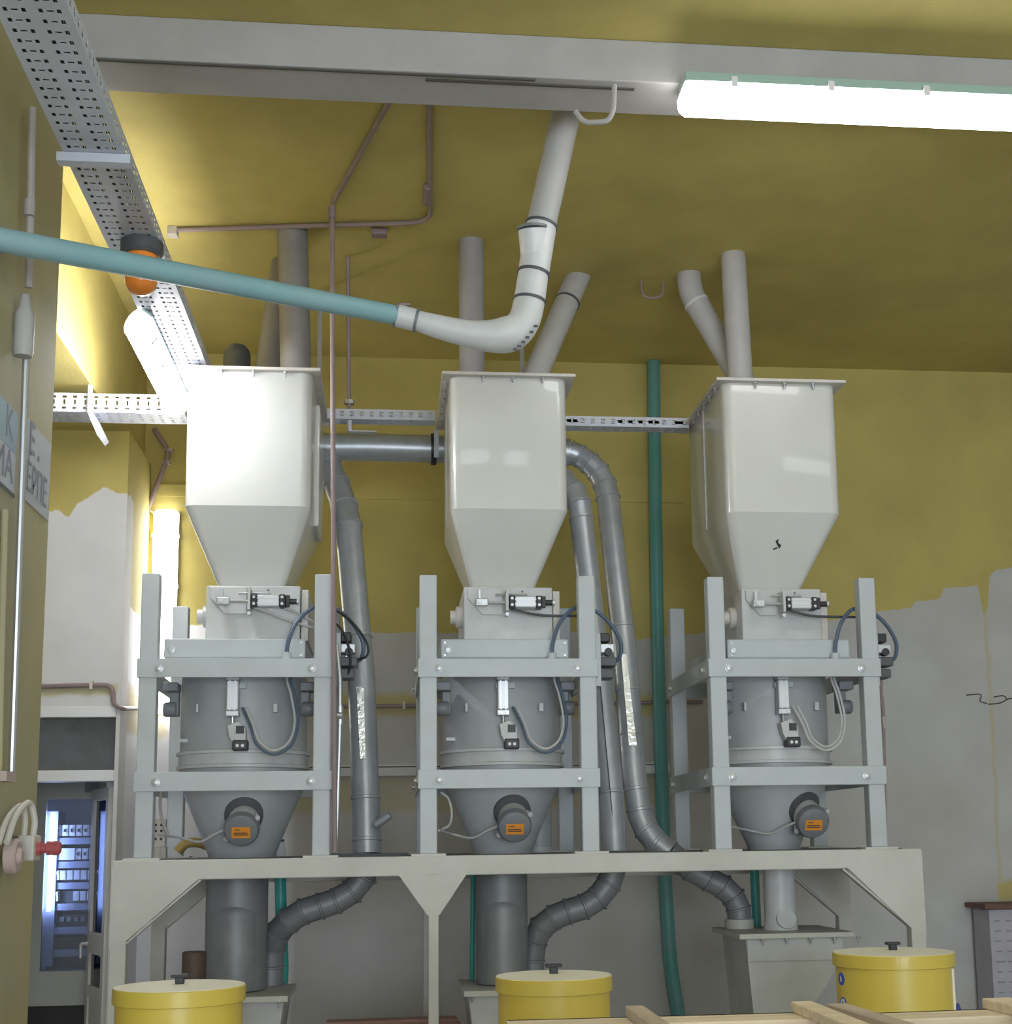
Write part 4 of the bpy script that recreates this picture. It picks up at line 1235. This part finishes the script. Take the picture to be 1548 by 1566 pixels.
# hangers
hg = thing('tray_hanger', 'flat metal hanger holding the white cable tray by the column', 'bracket', tuple(PY(137, 640, YT - 0.2)))
p0, p1 = PY(138, 560, YT - 0.2), PY(137, 632, YT - 0.2)
MB().box((p1.x - 0.012, p1.y - 0.006, 3.885), (p1.x + 0.012, p1.y, 4.04)).build('strap', 'conduit_pale', hg, smooth=False)
MB().prism([Vector((p1.x - 0.014, p1.y, 3.896)), Vector((p1.x + 0.012, p1.y, 3.896)), PY(155, 660, YT - 0.2), PY(149, 666, YT - 0.2)], (0, 0.2, 0)).build('foot', 'tray_metal', hg, smooth=False)
p0 = PZ(532, 393, ZC)
rd = thing('threaded_rod', 'brown threaded rod hanging from the ceiling to the narrow tray', 'rod', (p0.x, p0.y, ZC))
p1 = PY(534, 618, YT + 0.03)
MB().tube([p0, p1 + Vector((0, 0, -0.04))], 0.0115, 10).build('rod', 'conduit_mauve', rd)
MB().lathe([(0.03, 0), (0.03, 0.02)], p1, (0, 0, 1), 8).build('nut', 'steel', rd)
MB().tube([p1 + Vector((0.0, 0, -0.02)), PY(535, 660, YT + 0.03), ], 0.013, 10).build('rod_end', 'tray_metal', rd)
MB().box(PY(534, 658, YT), PY(576, 664, YT + 0.05)).build('foot_plate', 'tray_metal', rd, smooth=False)

# ------------------------------------------------------------------ ceiling conduits
ZK = ZC - 0.016
pp = [PZ(657, 120, ZK), PZ(658, 340, ZK), PZ(262, 352, ZK)]
cd = thing('ceiling_conduit', 'mauve conduit on the ceiling turning towards the cable tray', 'conduit', tuple(pp[0]))
MB().tube(fillet(pp, 0.12, 8), 0.0125, 10).build('tube', 'conduit_mauve', cd)
q = PZ(655, 297, ZK); MB().box(q - Vector((0.022, 0.09, 0.02)), q + Vector((0.012, 0.09, 0.016))).build('coupling_box', 'conduit_mauve', cd, smooth=False, bevel=0.005)
q = PZ(580, 355, ZK); MB().box(q - Vector((0.04, 0.03, 0.022)), q + Vector((0.04, 0.03, 0.016))).build('coupling_box', 'conduit_mauve', cd, smooth=False, bevel=0.005)
q = PZ(266, 353, ZK); MB().box(q - Vector((0.03, 0.03, 0.03)), q + Vector((0.02, 0.03, 0.016))).build('end_box', 'conduit_pale', cd, smooth=False, bevel=0.005)
pp = [PZ(612, 125, ZK), PZ(508, 312, ZK), PY(512, 1303, 6.625)]
pp[1] = Vector((pp[1].x, pp[1].y, ZK))
cd = thing('drop_conduit', 'thin brown conduit dropping from the ceiling past the first hopper', 'conduit', tuple(pp[2]))
MB().tube(fillet(pp, 0.05, 5), 0.0125, 10).build('tube', 'conduit_mauve', cd)
MB().lathe([(0.019, -0.03), (0.019, 0.03)], pp[1] + Vector((0, 0, -0.045)), (0, 0, 1), 10).build('coupling', 'conduit_mauve', cd)
# second thin riser with tee at the right side of the first frame
rs_ = thing('air_riser', 'thin steel air riser with a tee beside the first frame', 'pipe', tuple(PY(518, 1304, 6.78)))
MB().tube([PY(514, 1303, 6.78), PY(520, 1098, 6.78), PY(520, 1040, 6.78), PY(515, 985, 6.80)], 0.011, 10).build('tube', 'steel', rs_)
MB().tube([PY(508, 1093, 6.77), PY(523, 1095, 6.77)], 0.018, 10).build('tee', 'steel', rs_)
MB().tube([PY(520, 1108, 6.78), PY(520, 1080, 6.78)], 0.017, 10).build('tee', 'steel', rs_)
pipe('air_riser', 'thin dark air riser on the outer post of the last frame', [PY(1354, 1298, 6.86), PY(1351, 1090, 6.86), PY(1348, 1062, 6.86), PY(1347, 1040, 6.86)], 0.010, 'conduit_mauve', rings_at=[seg_at(PY(1352, 1120, 6.86), PY(1351, 1090, 6.86), 0.5, 0.03)], rm='conduit_pale', seg=10)
# wall conduit by the upright lamp
q0 = [PY(236, 655, YB - 0.03), PY(258, 690, YB - 0.03), PY(254, 706, YB - 0.03), PY(226, 778, YB - 0.03), PY(238, 787, YB - 0.03)]
cd = thing('lamp_conduit', 'bent mauve conduit leading to the upright wall lamp', 'conduit', tuple(q0[-1]))
MB().tube(fillet(q0[:4], 0.05, 4), 0.016, 10).build('tube', 'conduit_mauve', cd)
MB().tube(fillet(q0[3:] + [PY(250, 790, YB - 0.03)], 0.02, 4), 0.007, 8).build('wire', 'conduit_pale', cd)
for x, y in ((258, 688), (254, 707)):
    q = PY(x, y, YB - 0.03); MB().box(q - Vector((0.026, 0.012, 0.01)), q + Vector((0.026, 0.03, 0.01))).build('clip', 'conduit_pale', cd, smooth=False)
# hooks in the ceiling
b0 = [PY(880, 170, 5.08), PY(893, 188, 5.08), PY(930, 186, 5.08), PY(938, 170, 5.08), PY(940, 130, 5.08)]
tag(MB().tube(fillet(b0, 0.06, 6), 0.0105, 10).build('lifting_hook', 'beam_paint'), 'grey painted bent steel hook on the ceiling beam', 'hook')
hk = PZ(998, 430, ZC)
b0 = [PY(981, 428, hk.y), PY(982, 452, hk.y), PY(999, 457, hk.y), PY(1014, 452, hk.y), PY(1015, 428, hk.y)]
b0[0].z = ZC; b0[-1].z = ZC
tag(MB().tube(fillet(b0, 0.04, 6), 0.007, 8).build('ceiling_hook', 'conduit_mauve'), 'small rusty loop hook in the yellow ceiling', 'hook')

# ------------------------------------------------------------------ beacon under the tray
by = PZ(217, 400, TZ).y - 0.05
bx_ = -1.0
bc = thing('warning_beacon', 'orange warning beacon hanging under the cable tray', 'beacon', (bx_, by, TZ))
b0 = PZ(217, 385, TZ - 0.04)
b0 = Vector((b0.x, b0.y, 0))
MB().lathe([(0.082, TZ - 0.004), (0.082, TZ - 0.045), (0.07, TZ - 0.06)], b0, seg=28).build('base', 'dark_grey', bc)
MB().lathe([(0.062, TZ - 0.06), (0.063, TZ - 0.16), (0.058, TZ - 0.185), (0.044, TZ - 0.205), (0.02, TZ - 0.216), (0.001, TZ - 0.219)], b0, seg=28).build('dome', 'beacon_orange', bc)
MB().lathe([(0.02, TZ - 0.07), (0.028, TZ - 0.12), (0.014, TZ - 0.15)], b0, seg=16).build('reflector', 'brown', bc)

# ------------------------------------------------------------------ on the pilaster: conduit, signs, emergency stop
cp = thing('surface_conduit', 'shiny metal conduit running down the yellow pilaster', 'conduit', tuple(PX(20, 1180, PIL + 0.02)))
XQ = PIL + 0.036
MB().tube([PX(50, 165, XQ), PX(44, 440, XQ), ], 0.014, 10).build('tube', 'conduit_pale', cp)
MB().tube([PX(40, 545, XQ), PX(18, 1180, XQ)], 0.012, 10).build('tube', 'steel', cp)
MB().lathe([(0.019, -0.03), (0.019, 0.03)], PX(45.5, 318, XQ), (0, 0, 1), 10).build('coupling', 'conduit_pale', cp)
MB().lathe([(0.03, 0), (0.034, 0.02), (0.034, 0.15), (0.024, 0.17), (0.016, 0.22)], PX(35, 545, XQ), (0, 0, 1), 14).build('junction_fitting', 'pipe_mid', cp)
MB().tube([PX(8, 780, XQ - 0.02), PX(2, 1000, XQ - 0.02), PX(-2, 1180, XQ - 0.02)], 0.012, 10).build('tube', 'pilaster_paint', cp)
q = PX(8, 1188, XQ); MB().box(q - Vector((0.02, 0.06, 0.016)), q + Vector((0.02, 0.06, 0.016))).build('bracket', 'dusty_pink', cp, smooth=False)


def sign(label, c0, c1, c2, c3, mats):
    P = [PX(x, y, PIL + 0.004) for x, y in (c0, c1, c2, c3)]
    ya, yb = (P[0].y + P[3].y) / 2, (P[1].y + P[2].y) / 2
    zt, zb = P[0].z, P[3].z
    s = thing('wall_sign', label, 'sign', (PIL, (ya + yb) / 2, zb))
    MB().box((PIL, ya, zb), (PIL + 0.004, yb, zt)).build('sheet', mats[0], s, smooth=False)
    return s, ya, yb, zb, zt


s, ya, yb, zb, zt = sign('blue and white paper notice on the pilaster', (-8, 594), (26, 622), (23, 757), (-8, 735), ('paper_white',))
MB().box((PIL + 0.003, ya, zb + (zt - zb) * 0.52), (PIL + 0.0052, yb, zt)).build('blue_field', 'paper_blue', s, smooth=False)
hh = zt - zb
lettering('K', s, 'ink', (PIL + 0.0055, yb - 0.15, zb + hh * 0.62), (0, 1, 0), (0, 0, 1), 0.16)
lettering('MA', s, 'ink', (PIL + 0.0055, yb - 0.255, zb + hh * 0.14), (0, 1, 0), (0, 0, 1), 0.155)
MB().box((PIL + 0.004, ya, zb), (PIL + 0.007, yb, zb + 0.012)).build('lower_edge', 'dark_grey', s, smooth=False)
s, ya, yb, zb, zt = sign('grey paper notice with hand lettering on the pilaster beside the conduit', (42, 638), (80, 670), (72, 792), (36, 762), ('paper_grey',))
hh = zt - zb
ww = yb - ya
lettering('E', s, 'ink', (PIL + 0.0055, ya + ww * 0.10, zb + hh * 0.62), (0, 1, 0), (0, 0, 1), 0.17)
lettering('.', s, 'ink', (PIL + 0.0055, ya + ww * 0.45, zb + hh * 0.62), (0, 1, 0), (0, 0, 1), 0.17)
lettering('\u0393', s, 'ink', (PIL + 0.0055, ya + ww * 0.10, zb + hh * 0.44), (0, 1, 0), (0, 0, 1), 0.07)
lettering('\u0395\u03a1\u03a0\u0395', s, 'ink', (PIL + 0.0055, ya + ww * 0.06, zb + hh * 0.14), (0, 1, 0), (0, 0, 1), 0.15, sx=ww * 0.88 / 0.40)

es = PX(18, 1298, PIL)
st = thing('emergency_stop', 'dusty emergency stop box with red button on the pilaster', 'switch', tuple(es))
yy_, zz = es.y, es.z
MB().box((PIL, yy_ - 0.10, zz - 0.045), (PIL + 0.03, yy_ + 0.05, zz + 0.045)).build('base_box', 'brown', st, smooth=False, bevel=0.004)
MB().box((PIL + 0.03, yy_ - 0.05, zz - 0.042), (PIL + 0.085, yy_ + 0.05, zz + 0.045)).build('cover', 'dusty_white', st, smooth=False, bevel=0.006)
MB().lathe([(0.024, 0.085), (0.024, 0.10), (0.017, 0.10), (0.017, 0.115), (0.024, 0.118), (0.025, 0.155), (0.018, 0.163)], (PIL, yy_ + 0.0, zz), (1, 0, 0), 20).build('push_button', 'switch_red', st)
MB().lathe([(0.058, 0.03), (0.06, 0.06), (0.05, 0.068), (0.03, 0.066)], (PIL, yy_ - 0.17, zz - 0.025), (1, 0, 0), 24).build('round_cover', 'dusty_pink', st)
MB().lathe([(0.03, 0.066), (0.02, 0.08)], (PIL, yy_ - 0.17, zz - 0.025), (1, 0, 0), 20).build('boss', 'dusty_pink', st)
for dy_, dz_ in ((0.0, 0.0), (0.05, 0.005)):
    hose('switch_cable', ('inner' if dy_ == 0 else 'outer') + ' grey cable loop above the emergency stop box', [(PIL + 0.042 + dy_ * 0.52, yy_ + dy_ * 0.5 - 0.02, zz + 0.043), (PIL + 0.044 + dy_ * 0.52, yy_ + dy_ * 0.5 - 0.02, zz + 0.10), (PIL + 0.032 + dy_ * 0.52, yy_ - 0.03, zz + 0.145 + dy_ * 0.2), (PIL + 0.024 + dy_ * 0.52, yy_ - 0.16, zz + 0.10 + dy_ * 0.2), (PIL + 0.024 + dy_ * 0.52, yy_ - 0.26, zz + 0.02)], 0.011, 'dusty_white', cat='cable', group='cables on the emergency stop')

# ------------------------------------------------------------------ switch cabinet behind the doorway
YCB = 8.90
cb0, cb1 = PY(40, 1200, YCB).x - 0.35, LB - 0.03
cbz0, cbz1 = PY(90, 1538, YCB).z, 2.25
w0, w1 = PY(66, 1350, YCB).x, LB - 0.08
wz0, wz1 = PY(100, 1485, YCB).z, PY(100, 1222, YCB).z
sc = thing('switch_cabinet', 'grey electrical switch cabinet with lit glass door in the back room', 'cabinet', ((cb0 + cb1) / 2, YCB, 0))
D = 0.40
fm = MB().box((cb0, YCB, cbz0), (w0, YCB + 0.03, cbz1)).box((w1, YCB, cbz0), (cb1, YCB + 0.03, cbz1)).box((w0, YCB, cbz0), (w1, YCB + 0.03, wz0)).box((w0, YCB, wz1), (w1, YCB + 0.03, cbz1))
fm.build('front', 'cabinet_paint', sc, smooth=False)
MB().box((cb0, YCB + D, cbz0), (cb1, YCB + D + 0.02, cbz1)).build('back_panel', 'cabinet_inside', sc, smooth=False)
for xx in (cb0, cb1 - 0.02):
    MB().box((xx, YCB + 0.03, cbz0), (xx + 0.02, YCB + D, cbz1)).build('side_panel', 'cabinet_paint', sc, smooth=False)
for zz_ in (cbz0, cbz1 - 0.02):
    MB().box((cb0 + 0.02, YCB + 0.03, zz_), (cb1 - 0.02, YCB + D, zz_ + 0.02)).build('end_panel', 'cabinet_paint', sc, smooth=False)
MB().box((cb0 + 0.02, YCB + 0.02, 0), (cb1 - 0.02, YCB + D, cbz0)).build('plinth', 'black', sc, smooth=False)
MB().cyl((w0 + 0.025, YCB + 0.06, wz0 + 0.35), (w0 + 0.025, YCB + 0.06, wz1 - 0.08), 0.011, seg=8).build('light_tube', 'emit_cabinet', sc)
bl = MB().box((PY(130, 1205, YCB).x, YCB - 0.004, PY(130, 1212, YCB).z), (PY(152, 1200, YCB).x, YCB, PY(130, 1196, YCB).z)).build('name_plate', 'motor_grey', sc, smooth=False)
YI = YCB + 0.16
brk = Stamp(MB().box((-0.017, -0.03, -0.033), (0.017, 0.0, 0.033)).box((-0.008, -0.045, -0.014), (0.008, -0.03, 0.014)), 'breaker_white')
contactor = Stamp(MB().box((-0.017, -0.05, -0.028), (0.017, 0.0, 0.028)).box((-0.014, -0.056, 0.006), (0.014, -0.05, 0.022)), 'breaker_white')
dark_top = Stamp(MB().box((-0.006, -0.047, -0.009), (0.006, -0.0455, 0.009)), 'black')
x_l = PY(86, 1270, YI).x
rows = [(1270, 'breakers'), (1306, 'terminals'), (1338, 'contactors'), (1370, 'contactors2'), (1406, 'small'), (1440, ''), (1470, '')]
for ry, kind in rows:
    z_ = PY(110, ry, YI).z
    MB().box((x_l - 0.03, YI + 0.0, z_ - 0.045), (w1, YI + 0.02, z_ - 0.030) if False else (w1, YI + 0.01, z_ + 0.03)).build('mounting_rail', 'dark_grey', sc, smooth=False)
    MB().box((x_l - 0.05, YI - 0.04, z_ - 0.085), (w1, YI + 0.02, z_ - 0.045)).build('wire_duct', 'cabinet_inside', sc, smooth=False)
    n = 0
    for k in range(14):
        xk = x_l + 0.02 + k * 0.041
        if xk > w1 - 0.03:
            break
        p = (xk, YI, z_)
        if kind == 'breakers' or (kind == 'terminals' and k > 2):
            b = brk.put('breaker', p, sc)
            dark_top.put('toggle', (xk, YI, z_), sc)
        elif kind == 'terminals':
            MB().box((xk - 0.02, YI - 0.04, z_ - 0.035), (xk + 0.021, YI, z_ + 0.035)).build('terminal_block', 'breaker_white', sc, smooth=False)
        elif kind == 'contactors' or (kind == 'contactors2' and k not in (1, 2)):
            contactor.put('contactor', p, sc)
        elif kind == 'small' and k < 5:
            MB().box((xk - 0.013, YI - 0.03, z_ - 0.012), (xk + 0.013, YI, z_ + 0.016)).build('relay', 'motor_grey', sc, smooth=False)
MB().box((w0 + 0.05, YCB + 0.10, wz0 + 0.02), (x_l - 0.055, YCB + 0.30, wz1 - 0.07)).build('cable_shaft', 'cabinet_inside', sc, smooth=False)
MB().box((w0, YCB + 0.012, wz0), (w1, YCB + 0.018, wz1)).build('glass', 'cabinet_glass', sc, smooth=False)

# ------------------------------------------------------------------ yellow barrels
def barrel(label, cpx, cpy, z, r, handle_px=None):
    c = PZ(cpx, cpy, z)
    b = thing('yellow_barrel', label, 'barrel', (c.x, c.y, 0), 'yellow barrels')
    o = (c.x, c.y, 0)
    MB().lathe([(r * 0.955, 0.0), (r * 0.955, z - 0.05)], o, seg=56).build('drum', 'barrel_yellow', b)
    MB().lathe([(r * 0.985, z - 0.052), (r, z - 0.05), (r, z - 0.004), (r * 0.985, z - 0.001)], o, seg=56).build('lid_rim', 'barrel_yellow', b)
    MB().lathe([(r * 0.987, z - 0.004), (r * 0.985, z), (0.05, z + 0.004)], o, seg=56).build('lid', 'barrel_lid', b)
    kb = MB().lathe([(0.026, z + 0.003), (0.026, z + 0.005)], o, seg=16).build('knob_washer', 'barrel_lid', b)
    MB().box((c.x - 0.014, c.y - 0.014, z + 0.004), (c.x + 0.014, c.y + 0.014, z + 0.030)).box((c.x - 0.028, c.y - 0.016, z + 0.026), (c.x + 0.028, c.y + 0.016, z + 0.037)).build(
        'knob', 'black', b, smooth=False, bevel=0.003)
    return b, c


barrel('yellow barrel with pale lid and black knob in front of the glass door', 275, 1507, 1.20, 0.213)
barrel('yellow barrel with pale lid under the middle unit', 847, 1491, 1.20, 0.199)
b3, c3 = barrel('yellow barrel with two round blue stickers in front of the grey trough', 1366, 1455, 1.20, 0.238)
for px_, py_ in ((1287, 1497), (1290, 1535)):
    r3 = 0.238 * 0.955
    d_ = ROT @ cdir(px_, py_)
    # meet the barrel side
    ox, oy = -c3.x, -c3.y
    A = d_.x ** 2 + d_.y ** 2; B = 2 * (d_.x * ox + d_.y * oy); Cc = ox * ox + oy * oy - r3 * r3
    k_ = (-B - math.sqrt(max(0.0, B * B - 4 * A * Cc))) / (2 * A)
    p = EYEP + d_ * k_
    nrm = Vector((p.x - c3.x, p.y - c3.y, 0)).normalized()
    so = MB().lathe([(0.025, -0.002), (0.025, 0.0012)], p, nrm, 24).build('sticker', 'sticker_blue', b3)
    MB().lathe([(0.019, 0.0), (0.019, 0.0018)], p, nrm, 24).build('sticker_disc', 'white_plain' if py_ > 1510 else 'sticker_blue', so)
    tg_ = Vector((0, 0, 1)).cross(nrm)
    e = p + nrm * 0.0021
    MB().prism([e + tg_ * -0.005 + Vector((0, 0, -0.010)), e + tg_ * 0.007 + Vector((0, 0, -0.010)), e + tg_ * 0.005 + Vector((0, 0, 0.005)), e + tg_ * -0.006 + Vector((0, 0, 0.011))], nrm * 0.0006).build(
        'pictogram', 'sticker_blue' if py_ > 1510 else 'white_plain', so, smooth=False)
an = math.radians(-35)
q = Vector((c3.x + math.cos(an) * 0.229, c3.y + math.sin(an) * 0.229, 0))
MB().tube([q + Vector((0, 0, 0.3)), q + Vector((0, 0, 1.14))], 0.006, 8).build('side_seam', 'barrel_lid', b3)

# ------------------------------------------------------------------ small things on and under the platform
cn = PY(279, 1466, 6.95)
cn = PY(297, 1472, 6.75)
mo = thing('pipe_stub', 'dark brown pipe stub standing behind the yellow barrel', 'pipe', (cn.x, 6.75, 0))
MB().lathe([(0.055, 0.6), (0.055, cn.z + 0.045), (0.047, cn.z + 0.05), (0.045, cn.z - 0.01)], (cn.x, 6.75, 0), seg=24).build('tube', 'brown', mo)
MB().lathe([(0.07, 0.0), (0.07, 0.6)], (cn.x, 6.75, 0), seg=20).build('pedestal', 'brown', mo)
tg1 = PY(242, 1284, 7.40)
sw = thing('socket_box', 'small white socket box by the rear post of the first frame', 'switch', (tg1.x, 7.40, ZP))
MB().box((tg1.x - 0.035, 7.40, ZP + 0.06), (tg1.x + 0.035, 7.44, ZP + 0.20)).build('case', 'dusty_white', sw, smooth=False, bevel=0.004)
MB().box((tg1.x - 0.04, 7.39, ZP + 0.004), (tg1.x + 0.04, 7.45, ZP + 0.06)).build('foot', 'platform_paint', sw, smooth=False)
for q in (-0.014, 0.014):
    for q2 in (0.10, 0.14, 0.17):
        MB().lathe([(0.007, 0), (0.007, -0.002)], (tg1.x + q, 7.40, ZP + q2), (0, 1, 0), 8).build('contact', 'black', sw)
g0 = PY(300, 1300, 7.55)
tag(MB().tube(smooth_path([PY(272, 1302, 7.5), PY(285, 1290, 7.5), PY(305, 1289, 7.5), PY(325, 1297, 7.5)], 4), 0.025, 10).build('golden_hose', 'cardboard_gold'),
    'golden brown hose lying behind the first funnel', 'hose')
q = PY(428, 1305, 7.55)
bt = thing('dust_bottle', 'small white conical cup behind the first funnel', 'cup', (q.x, 7.55, ZP))
MB().lathe([(0.032, ZP + 0.004), (0.022, ZP + 0.075), (0.018, ZP + 0.078)], (q.x, 7.55, 0), seg=18).build('cup', 'white_plain', bt)
MB().lathe([(0.022, ZP + 0.078), (0.022, ZP + 0.09)], (q.x, 7.55, 0), seg=18).build('lid', 'dark_grey', bt)
pipe('funnel_stand_pipe', 'pale upright pipe stub behind the middle funnel', [Vector((0.778, 7.57, ZP + 0.002)), Vector((0.778, 7.57, 1.97))], 0.07, 'drum_paint', None, [((0.778, 7.57, ZP + 0.002), (0.778, 7.57, ZP + 0.03))], 'gate_paint')
hose('loose_cable', 'thin grey cable hanging behind the left post of the middle frame', [PY(674, 1212, 6.9), PY(686, 1222, 6.9), PY(691, 1245, 6.9), PY(687, 1262, 6.9), PY(676, 1268, 6.9)], 0.006, 'hose_grey', cat='cable')
hose('loose_cable', 'thin grey cable hanging beside the rear post of the first frame', [PY(250, 1200, 7.3), PY(245, 1225, 7.3), PY(248, 1255, 7.3), PY(258, 1278, 7.3)], 0.008, 'conduit_pale', cat='cable')

# ------------------------------------------------------------------ noted board on the right of the back wall
r0 = PY(1513, 1400, 8.6)
bo = thing('slatted_box', 'lilac grey box with rows of dark marks and rusty lid by the back wall', 'box', (r0.x + 0.3, 8.6, 0))
MB().box((r0.x, 8.6, 0.0), (r0.x + 0.7, 8.85, 1.19)).build('case', 'board_lilac', bo, smooth=False, bevel=0.004)
MB().box((r0.x - 0.04, 8.56, 1.195), (r0.x + 0.74, 8.87, 1.225)).build('lid', 'rust', bo, smooth=False)
for k in range(9):
    zz_ = 1.12 - k * 0.062
    for c_ in range(5):
        w_ = 0.03 + 0.03 * random.random()
        x_ = r0.x + 0.03 + c_ * 0.075
        MB().box((x_, 8.597, zz_ - 0.004), (x_ + w_, 8.6, zz_ + 0.004)).build('mark', 'ink', bo, smooth=False)

# ------------------------------------------------------------------ wooden pallets in front
def pz(px, py, z):
    return PZ(px, py, z)


def plank(name, parent, a, b, m, rot=0.0):
    cc = (Vector(a) + Vector(b)) / 2
    mb = MB().box(Vector(a) - cc, Vector(b) - cc)
    o = mb.build(name, m, None, smooth=False, bevel=0.003)
    o.parent = parent
    o.matrix_parent_inverse = Matrix.Translation(parent.location).inverted()
    o.location = cc
    return o


def crate(label, x0, x1, y0, y1, z, slats, m_edge, rot, cat='crate'):
    """open wooden crate; slats = (x0, x1, material) boards laid across the top"""
    cr = thing('wooden_crate', label, cat, (x0, y1, 0), 'wooden crates')
    for px in (x0, x1 - 0.05):
        for py in (y0, y1 - 0.05):
            plank('corner_post', cr, (px, py, 0), (px + 0.05, py + 0.05, z - 0.022), 'wood_grey')
    nz = 7
    for py in (y0 - 0.018, y1):
        for k in range(nz):
            zz = z - 0.09 - k * (z - 0.06) / nz
            plank('side_board', cr, (x0, py, max(0.01, zz)), (x1, py + 0.018, zz + 0.09), m_edge)
    for px in (x0 - 0.018, x1):
        for k in range(nz):
            zz = z - 0.115 - k * (z - 0.06) / nz
            plank('end_board', cr, (px, y0, max(0.01, zz)), (px + 0.018, y1, zz + 0.09), m_edge)
    plank('top_board', cr, (x0, y1 - 0.10, z - 0.022), (x1, y1 + 0.018, z), m_edge)
    plank('top_board', cr, (x0, y0 - 0.018, z - 0.022), (x1, y0 + 0.10, z), m_edge)
    for a, b, mm in slats:
        plank('top_slat', cr, (a, y0 - 0.02, z), (b, y1 + 0.022, z + 0.022), mm)
    # turn about the far left corner
    cr.rotation_euler = (0, 0, rot)
    for o in cr.children:
        o.matrix_parent_inverse = Matrix.Translation(cr.location).inverted()
    return cr


yA = 3.0
a0, a1 = PY(775, 1560, yA), PY(1228, 1555, yA)
ZA = PY(1000, 1555, yA).z
crate('pale wooden crate with two cross slats on its rim, beside a second crate', a0.x, a1.x, yA - 0.5, yA, ZA,
      [(PY(958, 1550, yA).x, PY(987, 1550, yA).x, 'wood_grey'), (PY(1213, 1550, yA).x, PY(1246, 1550, yA).x, 'wood')], 'wood', -0.01)
b0, b1 = PY(1300, 1552, yA), PY(1580, 1538, yA)
crate('pale wooden crate with a grey weathered slat at its corner', b0.x - 0.03, b1.x + 0.2, yA - 0.5, yA, PY(1400, 1549, yA).z,
      [(PY(1270, 1552, yA).x, PY(1302, 1552, yA).x, 'wood_grey'), (PY(1515, 1540, yA).x, PY(1560, 1540, yA).x, 'wood')], 'wood', 0.055)
c0, c1 = PY(500, 1563, 7.35), PY(668, 1554, 7.35)
crate('reddish wooden crate standing under the platform behind the centre leg', c0.x, c1.x + 0.1, 7.0, 7.35, PY(640, 1556, 7.35).z, [], 'wood_pink', 0.02)
bq = PY(1466, 1550, 5.6)
tag(MB().lathe([(0.03, 0.0), (0.03, bq.z - 0.03), (0.004, bq.z + 0.04)], (bq.x, 5.6, 0), seg=14).build('blue_handle', 'blue_plastic'), 'dark blue pointed handle beside the yellow barrel with stickers', 'handle')
